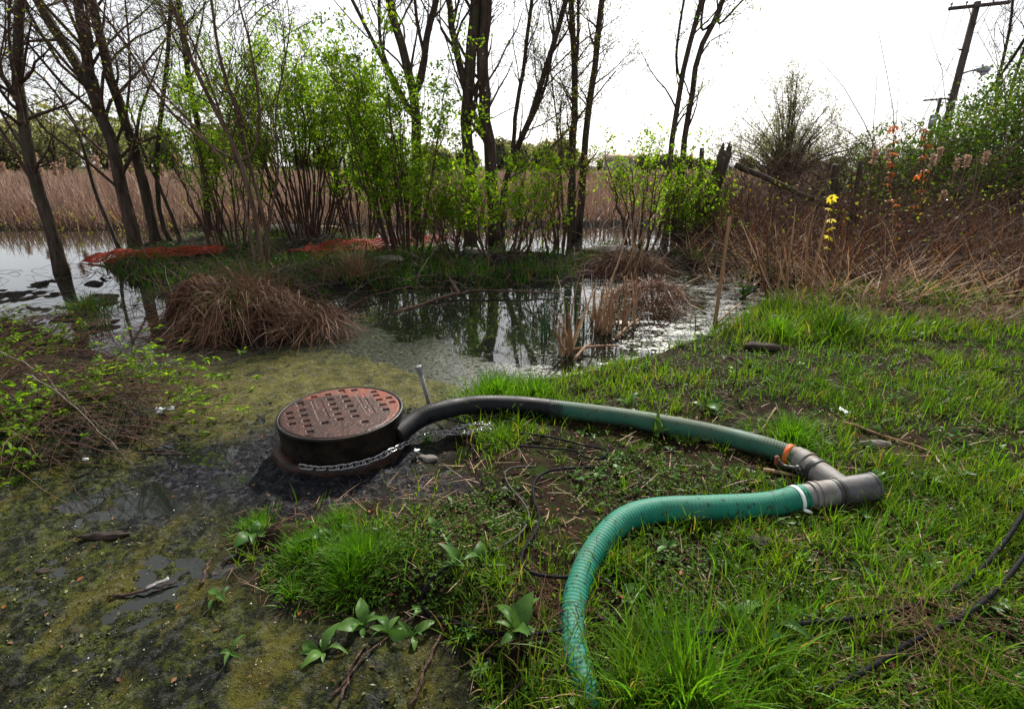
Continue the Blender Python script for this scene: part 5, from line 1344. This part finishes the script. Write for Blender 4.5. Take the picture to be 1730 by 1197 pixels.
# ------------------------------------------------------------------ orange safety netting
M['netting'] = plain_mat('orange_plastic', (.24, .020, .008), (.36, .036, .010), .7, 12)
def netting(label, px_line, width, rows, cols, amp):
    base = catmull(np.array([on(u, v, .06) for u, v in px_line]), cols)
    P = np.zeros((rows, cols, 3))
    t_ = norm(np.gradient(base, axis=0)); s_ = np.stack([-t_[:, 1], t_[:, 0], 0 * t_[:, 0]], -1); s_ = np.where(s_[:, 1:2] < 0, -s_, s_)
    for i in range(rows):
        f = i / (rows - 1)
        q = base + s_ * ((f - .3) * width)
        q[:, 2] = np.maximum(terrain(q[:, 0], q[:, 1]), 0) + .03 + amp * math.sin(f * 3.0) * (.5 + fbm(q[:, 0] + i * .02, q[:, 1], 2.5, 3)) + amp * .8 * (fbm(q[:, 0], q[:, 1] + 5, 6., 2) - .5)
        P[i] = q
    root = empty('safety_netting', base[0], label, 'netting', 'orange nets on the island')
    m = MB()
    V, T, Q = tubes(P, np.full((rows, cols), .008), 4, False); m.add(V, T, Q)
    Pc = P.transpose(1, 0, 2); V, T, Q = tubes(Pc, np.full((cols, rows), .006), 4, False); m.add(V, T, Q)
    m.build('mesh_sheet', M['netting'], root, True, origin=base[0])
netting('left orange plastic netting draped at the water edge', [(158, 440), (205, 436), (270, 430), (330, 428), (378, 430)], .65, 11, 80, .08)
netting('right orange plastic netting heaped below the central shrub', [(520, 436), (575, 424), (620, 424), (660, 418), (712, 412), (740, 418)], .75, 11, 74, .11)

# ------------------------------------------------------------------ stumps, logs, stones, clods
M['cut_wood'] = bark_mat('cut_wood', (.16, .11, .075), (.28, .20, .14))
M['stone'] = plain_mat('pale_stone', (.09, .08, .07), (.20, .18, .155), .85, 9, .6, .02)
M['clod'] = plain_mat('earth_clod', (.014, .010, .008), (.050, .034, .024), .9, 14, .9, .02)
b = on(1192, 415)
K = catmull(np.array([b - [0, 0, .2], D(1200, 340, b[1]), D(1215, 290, b[1]), D(1226, 255, b[1])]), 10)
root = empty('broken_trunk', b, 'broken leaning dead trunk beside the brush', 'tree stump', 'stumps')
V, T, Q = tubes(K, np.linspace(.16, .12, 10), 12); npmesh('trunk', V - b, T, Q, M['bark'], root, True)
for k in range(5):
    a = rng.uniform(0, 6.28); o_ = np.array([math.cos(a), math.sin(a), 0]) * .08
    V, T, Q = tubes(np.stack([K[-1] + o_ - [0, 0, .1], K[-1] + o_ + [0, 0, .04], K[-1] + o_ * 1.1 + [.02, 0, rng.uniform(.08, .2)]]), np.array([.04, .035, .004]), 5); npmesh('splinter', V - b, T, Q, M['bark'], root, True)
for px, lab, r_ in (([(1178, 410), (1180, 330), (1186, 250)], 'thin broken dead stem left of the leaning trunk', .055), ([(1136, 420), (1142, 340), (1148, 285)], 'dark broken stem beside the twin stemmed tree', .06),
                   ([(1408, 420), (1410, 340), (1412, 278)], 'old dark post standing in the bramble tangle', .07), ([(1440, 420), (1444, 340), (1453, 272)], 'leaning dark post right of the other in the tangle', .05),
                   ([(1155, 412), (1178, 378), (1210, 420)], 'bent dark stem arching by the leaning trunk', .05)):
    b = on(*px[0]); rod('snag', lab, 'post', [b - [0, 0, .1]] + [D(u, v, b[1]) for u, v in px[1:]], r_, 'bark', 'stumps', n=9, taper=.8, wob=.012)
def rock(name, label, px, size, mat, cat, group, seed, sink=.3, rot=0.):
    b = on(*px); n_, m_ = 14, 9
    th = np.linspace(0, 2 * math.pi, n_, endpoint=False); ph = np.linspace(-math.pi / 2, math.pi / 2, m_)
    V = np.stack([np.cos(ph)[:, None] * np.cos(th), np.cos(ph)[:, None] * np.sin(th), np.repeat(np.sin(ph)[:, None], n_, 1)], -1)
    l = .7 + .6 * vnoise(V[..., 0] * 1.6 + seed * 9 + V[..., 2] + 60, V[..., 1] * 1.6 + V[..., 2] * 1.3 + 60) + .25 * (vnoise(V[..., 0] * 5 + seed + 90, V[..., 1] * 5 + V[..., 2] * 4 + 90) - .5)
    V = V * l[..., None] * np.array(size); V[..., 2] += size[2] * (1 - 2 * sink) * .5
    c_, s_ = math.cos(rot), math.sin(rot); V = np.stack([V[..., 0] * c_ - V[..., 1] * s_, V[..., 0] * s_ + V[..., 1] * c_, V[..., 2]], -1)
    k, j = np.meshgrid(np.arange(m_ - 1), np.arange(n_), indexing='ij')
    Q = np.stack([k * n_ + j, k * n_ + (j + 1) % n_, (k + 1) * n_ + (j + 1) % n_, (k + 1) * n_ + j], -1).reshape(-1, 4)
    o = npmesh(name, V, None, Q, M[mat], None, True); o.location = b
    return tag(o, label, cat, group)
rock('log', 'tan log end lying under the large green bush', (558, 390), (.38, .2, .13), 'cut_wood', 'log', 'logs on the island', 1, rot=-.3)
rock('earth_heap', 'dark earth heap at the foot of the large green bush', (490, 395), (.5, .35, .20), 'clod', 'earth heap', 'earth heaps', 2)
rock('stone', 'pale flat stone on the island above the pond', (800, 430), (.20, .14, .10), 'stone', 'stone', 'stones', 3)
rock('stone', 'pale rock at the foot of the central shrub', (660, 440), (.25, .13, .06), 'stone', 'stone', 'stones', 4)
rock('earth_heap', 'brown earth mound between the white water and the hollow', (1035, 432), (.5, .3, .14), 'clod', 'earth heap', 'earth heaps', 5)
rock('clod', 'dark earth clod at the grass edge by the hollow', (1285, 590), (.13, .07, .05), 'clod', 'clod', 'clods', 6)
rock('clod', 'small grey clod on the muddy cable', (852, 830), (.022, .016, .018), 'stone', 'clod', 'clods', 7)
rock('clod', 'grey lumpy clod above the wye fitting', (1480, 752), (.09, .03, .03), 'stone', 'clod', 'clods', 8)
rock('clod', 'dark clod between the green hose and fitting', (1285, 920), (.06, .035, .025), 'clod', 'clod', 'clods', 9)
rock('clod', 'grey muddy lump beside the chain', (720, 775), (.06, .03, .022), 'stone', 'clod', 'clods', 10)
rock('driftwood', 'brown rotten wood chunk on the algae', (180, 905), (.10, .022, .016), 'clod', 'wood', None, 11, rot=.15)
rock('stone', 'small brown stone on the algae at left', (72, 965), (.025, .018, .010), 'clod', 'stone', 'stones', 12)
rock('pebble', 'white pebble at the edge of the bramble patch', (144, 776), (.016, .012, .010), 'white_band', 'pebble', None, 13)
rock('eggshell', 'white round scrap in the grass at bottom edge', (1333, 1185), (.018, .018, .018), 'white_band', 'litter', 'litter', 14)
def scrap(label, px, size, mat, rot, amp=.02):
    b = on(*px, .012); n_ = 9; u, v = np.meshgrid(np.linspace(-.5, .5, n_), np.linspace(-.5, .5, n_), indexing='ij')
    z = amp * (fbm(u * 3 + b[0] * 7 + 30, v * 3 + 30, 1.7, 3)) * 2
    V = np.stack([u * size[0] * math.cos(rot) - v * size[1] * math.sin(rot), u * size[0] * math.sin(rot) + v * size[1] * math.cos(rot), z], -1)
    o = npmesh('plastic_scrap', V, None, grid_quads(n_, n_), M[mat], None, True); o.location = b
    s = o.modifiers.new('thickness', 'SOLIDIFY'); s.thickness = .0012
    return tag(o, label, 'litter', 'litter')
M['film'] = plain_mat('grey_film', (.30, .36, .36), (.55, .60, .60), .35, 30)
M['film_dull'] = plain_mat('dull_film', (.16, .15, .15), (.32, .31, .30), .3, 25)
scrap('crumpled pale plastic bag by the bramble stalks', (280, 702), (.11, .06), 'film', .5, .03)
scrap('clear plastic strip lying on the algae', (268, 992), (.075, .016), 'film_dull', .75, .01)
scrap('white paper scrap in the grass behind the fitting', (1425, 702), (.03, .07), 'white_band', .2, .02)
scrap('small white scrap beside the chain', (705, 768), (.03, .02), 'white_band', .4, .015)

# ------------------------------------------------------------------ broad leaved weeds: every leaf a part
def dock_leaf():
    nl, nw = 9, 5
    s = np.linspace(0, 1, nl)[:, None]; w_ = np.linspace(-1, 1, nw)[None]
    prof = np.array([.10, .34, .62, .86, 1., .92, .72, .42, .03])[:, None]
    X = s - .0 * s * s; Yy = w_ * prof * .17 * (1 + .06 * np.sin(s * 24))
    Z = .24 * np.sin(s * 2.6) - .36 * s ** 2 + np.abs(w_) * prof * .055 + .010 * np.sin(s * 22 + w_ * 2)
    return np.stack([X + 0 * w_, Yy + 0 * s, Z + 0 * w_], -1).reshape(-1, 3), grid_quads(nl, nw)
LV, LQ = dock_leaf()
def weed(label, px, n, L, up=.5, mat='weed', stalk=0., group='broad leaved weeds', name='broadleaf_weed'):
    b = on(*px); root = empty(name, b, label, 'weed', group)
    if stalk:
        V, T, Q = tubes(np.array([[0, 0, -.02], [.01, 0, stalk * .5], [.0, .005, stalk]]), np.array([.004, .0035, .003]), 6); npmesh('stem', V, T, Q, M['twig_red'], root, True)
    me = {}
    for k in range(n):
        q = k % 3
        if q not in me:
            first = npmesh('leaf', LV * np.array([1, .8 + .3 * q, 1]), None, LQ, M[mat], root, True, {'rnd': np.full(len(LV), rng.random())}); me[q] = first; o = first
        else:
            o = me[q].copy(); col.objects.link(o); o.parent = root
        sc_ = rng.uniform(*L) * rng.uniform(.7, 1.2); o.scale = (sc_, sc_ * rng.uniform(.8, 1.15), sc_ * rng.uniform(.6, 1.2))
        o.rotation_euler = (rng.normal(0, .4), -rng.uniform(.3 * up - .15, up), 6.28 * k / n + rng.normal(0, .5))
        o.location = (0, 0, stalk * rng.uniform(.5, 1) + .005)
for lab, px, n, L, up in (
        ('pale leaved weed above the dome on bare mud', (738, 900), 5, (.05, .09), .9), ('upright weed left of the muddy cable end', (770, 965), 6, (.06, .12), 1.2),
        ('upright bright weed right of its neighbour by the cable', (812, 960), 7, (.06, .13), 1.4), ('big weed where the lower cable passes beneath', (875, 1075), 9, (.06, .13), 1.1),
        ('small weed on the lower cable loop', (795, 1075), 6, (.04, .07), .9), ('weed with shiny leaves at the algae edge', (545, 1105), 7, (.05, .09), .7),
        ('two leaved seedling weed at lower left', (392, 1105), 4, (.05, .08), .8), ('leafy weed below the dome of grass', (615, 1060), 8, (.05, .11), 1.0),
        ('weed right of the one below the dome', (655, 1070), 6, (.05, .09), .8), ('weed at the left of the cable loop', (700, 1075), 6, (.04, .08), .8),
        ('small weed at the cable bend', (715, 1035), 5, (.04, .07), .8), ('broad weed at the upper left of the grass clump', (425, 905), 7, (.06, .10), .5),
        ('weed leaves poking from the grass dome', (545, 915), 4, (.06, .10), .9), ('low weed below the left grass clump', (370, 1010), 6, (.04, .07), .6),
        ('dock weed standing before the long hose', (1108, 738), 7, (.11, .18), 1.6), ('dock weed behind the long hose', (1062, 690), 5, (.10, .16), 1.4),
        ('dock weed right of the bare red earth patch', (1190, 690), 5, (.08, .13), 1.5), ('large jagged dock weed at lower centre right', (1245, 1060), 8, (.07, .14), .9),
        ('grey green dock weed beside the large one', (1310, 1060), 7, (.07, .13), .8), ('low dock weed at the bottom right of centre', (1340, 1130), 6, (.06, .11), .7),
        ('weed at the edge of the pond bank', (1085, 625), 6, (.06, .11), 1.2), ('young weed in front of the loop of cable', (985, 735), 4, (.04, .06), 1.0),
        ('weed in the turf right of the muddy cable', (1050, 800), 5, (.04, .07), .8), ('dark weed growing at the stake foot', (1255, 500), 8, (.15, .28), 1.4)):
    weed(lab, px, n, L, up)
weed('single leaf seedling on a red stalk in the turf', (1238, 655), 3, (.05, .08), .2, stalk=.20)
# tiny pink flowered nettles
M['pink'] = leaf_mat('pink_flower', (.24, .07, .12), (.38, .14, .22), None, .3)
for px, lab in (((1620, 930), 'pink flowered dead nettle patch in the right grass'), ((1580, 985), 'small pink flowered nettle above the thick cable'), ((1335, 930), 'pink nettle flowers right of the green hose')):
    b = on(*px); n = 60; root = empty('dead_nettle', b, lab, 'flower', 'pink nettles')
    P = np.stack([rng.normal(0, .035, n), rng.normal(0, .03, n), un(.01, .05, n)], -1)
    V, T, Q, k = leaves(P, rdir(n), rdir(n, 1), un(.01, .02, n), un(.008, .014, n)); m = MB(); m.add(V, T, None, np.repeat(rng.random(n), k)); m.build('leaf_cluster', M['grass'], root)['kind'] = 'stuff'
    V, T, Q, k = leaves(P[:24] + [0, 0, .012], rdir(24), rdir(24, 1), un(.006, .012, 24), un(.004, .008, 24)); m = MB(); m.add(V, T, None, np.repeat(rng.random(24), k)); m.build('flower_cluster', M['pink'], root)['kind'] = 'stuff'

# ------------------------------------------------------------------ orange and yellow saplings, cattails
def sapling(label, px, Y, leaf, n, size, wv=.0, r=.012):
    b = D(*px[0], Y); b[2] = max(tz(b[0], Y), 0); root = empty('sapling', b, label, 'sapling', 'coloured saplings')
    K = catmull(np.array([b] + [D(u, v, Y) for u, v in px[1:]]), 14); V, T, Q = tubes(K, np.linspace(r, r * .35, 14), 6); npmesh('stem', V - b, T, Q, M['twig_red'], root, True)
    first = None
    for k in range(n):
        f = .40 + .60 * (k + .5) / n + rng.normal(0, .01); f = min(f, 1); p, tan, _ = interp_path(K[None], np.ones((1, 14)), np.array([0]), np.array([f]))
        if first is None:
            q = 7; az = np.linspace(0, 6.28, q, endpoint=False); d = np.stack([np.cos(az), np.sin(az), -.55 + 0 * az], -1)
            V, T, Q, m_ = leaves(np.stack([np.cos(az) * .1, np.sin(az) * .1, 0 * az + .04], -1), d, np.stack([0 * az, 0 * az, 1 + 0 * az], -1), np.full(q, .75), np.full(q, .42), .2, True)
            first = npmesh('leaf_whorl', V, T, None, M[leaf], root, False, {'rnd': np.repeat(rng.random(q), m_)}); o = first
        else:
            o = first.copy(); col.objects.link(o); o.parent = root
        s = size * rng.uniform(.65, 1.2); o.scale = (s, s, s); o.rotation_euler = (rng.normal(0, .35), rng.normal(0, .35), rng.uniform(0, 6.28)); o.location = Vector(p[0] - b + rng.normal(0, wv, 3))
sapling('yellow leaved sapling standing in the brush', [(1396, 540), (1400, 470), (1402, 400), (1406, 328)], 6.4, 'yellow_leaf', 6, .085, .015)
sapling('orange leaved sapling rising tallest right of centre brush', [(1545, 470), (1552, 380), (1558, 300), (1565, 215)], 8.2, 'orange_leaf', 14, .10, .03, .018)
sapling('orange leaved sapling left of the tallest one', [(1492, 420), (1497, 360), (1505, 290), (1512, 208)], 9.5, 'orange_leaf', 12, .10, .03, .014)
sapling('short sapling with orange tips low in the tangle', [(1515, 450), (1518, 400), (1516, 345)], 8.0, 'orange_leaf', 5, .09, .04)
def cattail(label, u, v, Y, group, h=.16, r=.028):
    top = D(u, v, Y); b = np.array([top[0] - .08, Y, tz(top[0], Y)])
    root = empty('cattail', b, label, 'cattail', group)
    V, T, Q = tubes(np.array([b, b * .5 + top * .5 + [.03, 0, 0], top]), np.array([.006, .005, .004]), 5); npmesh('stalk', V - b, T, Q, M['straw'], root, True, {'rnd': np.full(len(V), .6)})
    n = 110; q = rng.random(n); P = top - b + np.stack([rng.normal(0, r * .45, n), rng.normal(0, r * .45, n), -h * q + h * .4], -1)
    V, T, Q, k = leaves(P, rdir(n), rdir(n), un(.5, 1.1, n) * r * 1.6, un(.5, 1.0, n) * r * 1.2); m = MB(); m.add(V, T, None, np.repeat(rng.random(n), k)); m.build('seed_head', M['fluff'], root)
for u, v, lab in ((1588, 258, 'fluffy cattail head nearest the lamp pole foot'), (1576, 270, 'fluffy cattail head just left of the nearest one'), (1617, 276, 'fluffy cattail before the hedge, lowest of its row'), (1634, 270, 'fluffy cattail in the middle of the hedge row'),
                  (1666, 264, 'fluffy cattail furthest right before the hedge'), (1500, 258, 'fluffy cattail beside the left orange sapling'), (1594, 330, 'low fluffy cattail under the lamp pole'), (1478, 262, 'fluffy cattail left of the orange saplings')):
    cattail(lab, u, v, rng.uniform(7.6, 8.6), 'cattails in the brush')
for k in range(26):
    cattail('fluffy cattail head above the reed field at left', rng.choice([8, 22, 40, 62, 88, 105, 125, 150, 170, 190, 215, 235, 262, 285, 330, 360, 470]) + rng.normal(0, 9), rng.uniform(266, 286), rng.uniform(15, 22), 'cattails in the reed field', .34, .06)

# ------------------------------------------------------------------ utility poles, lamp, wires
M['pole'] = bark_mat('weathered_pole', (.045, .036, .030), (.11, .09, .075), scale=9)
M['lamp'] = plain_mat('lamp_grey', (.24, .25, .30), (.34, .35, .40), .45, 5)
t = NT('lamp_glass'); M['lamp_glass'] = t.done(t.pbr((.62, .64, .62), .2))
M['wire'] = plain_mat('wire_black', (.03, .03, .032), (.05, .05, .05), .6, 3)
def pole(label, u, v, v_top, Y, r, arm_px, extra=None):
    b = D(u, v, Y); b[2] = 0; top = b.copy(); top[2] = D(u, v_top, Y)[2] if extra is None else extra
    root = empty('utility_pole', b, label, 'utility pole', 'utility poles')
    V, T, Q = tubes(np.stack([b - b, (top - b) * .5, top - b]), np.array([r, r * .88, r * .75]), 14); npmesh('shaft', V, T, Q, M['pole'], root, True)
    return root, b, top
def box_beam(A, B, w, h, name, mat, parent, org):
    d = norm(B - A); s = norm(np.cross(d, [0, 0, 1.])); u_ = np.cross(s, d)
    V = np.array([P + s * i * w / 2 + u_ * j * h / 2 for P in (A, B) for i, j in ((-1, -1), (1, -1), (1, 1), (-1, 1))]) - org
    Q = [(0, 3, 2, 1), (4, 5, 6, 7), (0, 1, 5, 4), (1, 2, 6, 5), (2, 3, 7, 6), (3, 0, 4, 7)]
    return npmesh(name, V, None, Q, mat, parent)
PY = 26.
topz = D(1652, 3, PY)[2]
root, b, top = pole('tall wooden utility pole with crossarm and street lamp', 1591, 240, 0, PY, .17, None, extra=topz)
A, B = D(1603, 15, PY - .25), D(1706, 4, PY - .25)
xarm = box_beam(A, B, .10, .13, 'crossarm', M['pole'], root, b)
for f, sg in ((.32, 1), (.68, -1)):
    q = A + (B - A) * f
    V, T, Q = tubes(np.stack([q, np.array([b[0], PY - .2, q[2] - .75])]) - b, np.array([.018, .018]), 6); npmesh('brace', V, T, Q, M['wire'], xarm, True)
for f in (.03, .28, .72, .97):
    q = A + (B - A) * f - b; V, T, Q = tubes(np.array([[0, 0, .06], [0, 0, .12], [0, 0, .13], [0, 0, .2], [0, 0, .22]]) + q, np.array([.02, .02, .05, .045, .02]), 8); npmesh('insulator', V, T, Q, M['lamp'], xarm, True)
for v_, w_ in ((84, .04), (160, .05), (168, .05)):
    q = D(1634 - (v_ - 84) * .23 - 14, v_, PY); V, T, Q = tubes(np.stack([q, q + [.35, 0, 0]]) - b, np.array([w_, w_]), 8); npmesh('bracket', V, T, Q, M['wire'], root, True)
armz = [D(1625, 128, PY), D(1632, 122, PY - .2), D(1643, 119, PY - .5), D(1652, 118, PY - .7)]
armz[0] = np.array([b[0], PY, armz[0][2]])
V, T, Q = tubes(catmull(np.array(armz), 10) - b, np.full(10, .045), 8); lo = npmesh('lamp_arm', V, T, Q, M['lamp'], root, True)
L0, L1 = D(1645, 118, PY - .7), D(1674, 118, PY - .9)
d = L1 - L0; n_ = 9; s = np.linspace(0, 1, n_)
prof = np.array([.06, .09, .12, .16, .20, .215, .20, .15, .02])
V, T, Q = tubes(L0[None] + s[:, None] * d[None], prof, 14); cc = np.repeat(L0[None] + s[:, None] * d[None], 14, 0); V[:126, 2] = cc[:, 2] + (V[:126, 2] - cc[:, 2]) * .75
npmesh('lamp_head', V - b, T, Q, M['lamp'], lo, True)
q = L0 + d * .62 - np.array([0, 0, .07]); V, Q = lathe([(.01, -.16), (.09, -.13), (.14, -.05), (.15, .02)], 16); npmesh('lamp_lens', V + (q - b), None, Q, M['lamp_glass'], lo, True)
q = L0 + d * .45 + np.array([0, 0, .11]); V, T, Q = tubes(np.stack([q, q + [0, 0, .1]]) - b, np.array([.045, .04]), 8); npmesh('photocell', V, T, Q, M['lamp'], lo, True)
root2, b2, top2 = pole('farther wooden utility pole with transformer can', 1567, 255, 0, 48., .16, None, extra=D(1584, 165, 48.)[2])
A2, B2 = D(1560, 170, 47.7), D(1606, 166, 47.7); box_beam(A2, B2, .10, .13, 'crossarm', M['pole'], root2, b2)
q = D(1575, 205, 47.6); V, Q = lathe([(.0, .5), (.22, .48), (.25, .42), (.25, -.4), (.22, -.46), (0, -.47)], 16); npmesh('transformer', V + (q - b2), None, Q, M['lamp'], root2, True)
def wire(label, A, B, sag, r=.012):
    t_ = np.linspace(0, 1, 24)[:, None]; K = A + (B - A) * t_; K[:, 2] -= (sag * 4 * t_ * (1 - t_))[:, 0]
    V, T, Q = tubes(K, np.full(24, r), 5); o = npmesh('overhead_wire', V - A, T, Q, M['wire'], None, True); o.location = A; tag(o, label, 'wire', 'overhead wires')
ends = [(A + (B - A) * f + [0, 0, .2], A2 + (B2 - A2) * f + [0, 0, .2]) for f in (.03, .28, .72, .97)]
for (a_, c_), lab in zip(ends, ('overhead wire from the left end of the crossarm', 'overhead wire from the inner left insulator', 'overhead wire from the inner right insulator', 'overhead wire from the right end of the crossarm')):
    wire(lab, a_, c_, .5, .012)
wire('thick service cable sagging from the pole towards the right', np.array([b[0] + .1, PY, D(1612, 166, PY)[2]]), D(1760, 20, 9.5), 1.0, .028)
wire('thin wire rising right from the crossarm end', B + [0, 0, .2], D(1790, -160, 9.0), .3, .008)
wire('thin wire hanging between the lamp head and the crossarm', L0 + d * .45 + np.array([0, 0, .2]), B + np.array([-.3, 0, 0]), .05, .006)

# ------------------------------------------------------------------ far house
M['house_wall'] = plain_mat('house_wall', (.42, .36, .28), (.52, .45, .36), .9, .5)
M['house_roof'] = plain_mat('house_roof', (.55, .40, .28), (.66, .50, .38), .9, .4)
b = np.array([D(1044, 290, 120)[0], 120, 0]); root = empty('house', b, 'small pale far house across the reed field', 'house')
box_beam(np.array([-3., 0, 1.4]), np.array([3., 0, 1.4]), 4, 2.8, 'wall', M['house_wall'], root, np.zeros(3))
V = np.array([[-3.3, -2.3, 2.7], [3.3, -2.3, 2.7], [3.3, 2.3, 2.7], [-3.3, 2.3, 2.7], [-3.3, 0, 4.0], [3.3, 0, 4.0]]); npmesh('roof', V, [(0, 4, 3), (1, 2, 5)], [(0, 1, 5, 4), (2, 3, 4, 5), (0, 3, 2, 1)], M['house_roof'], root)
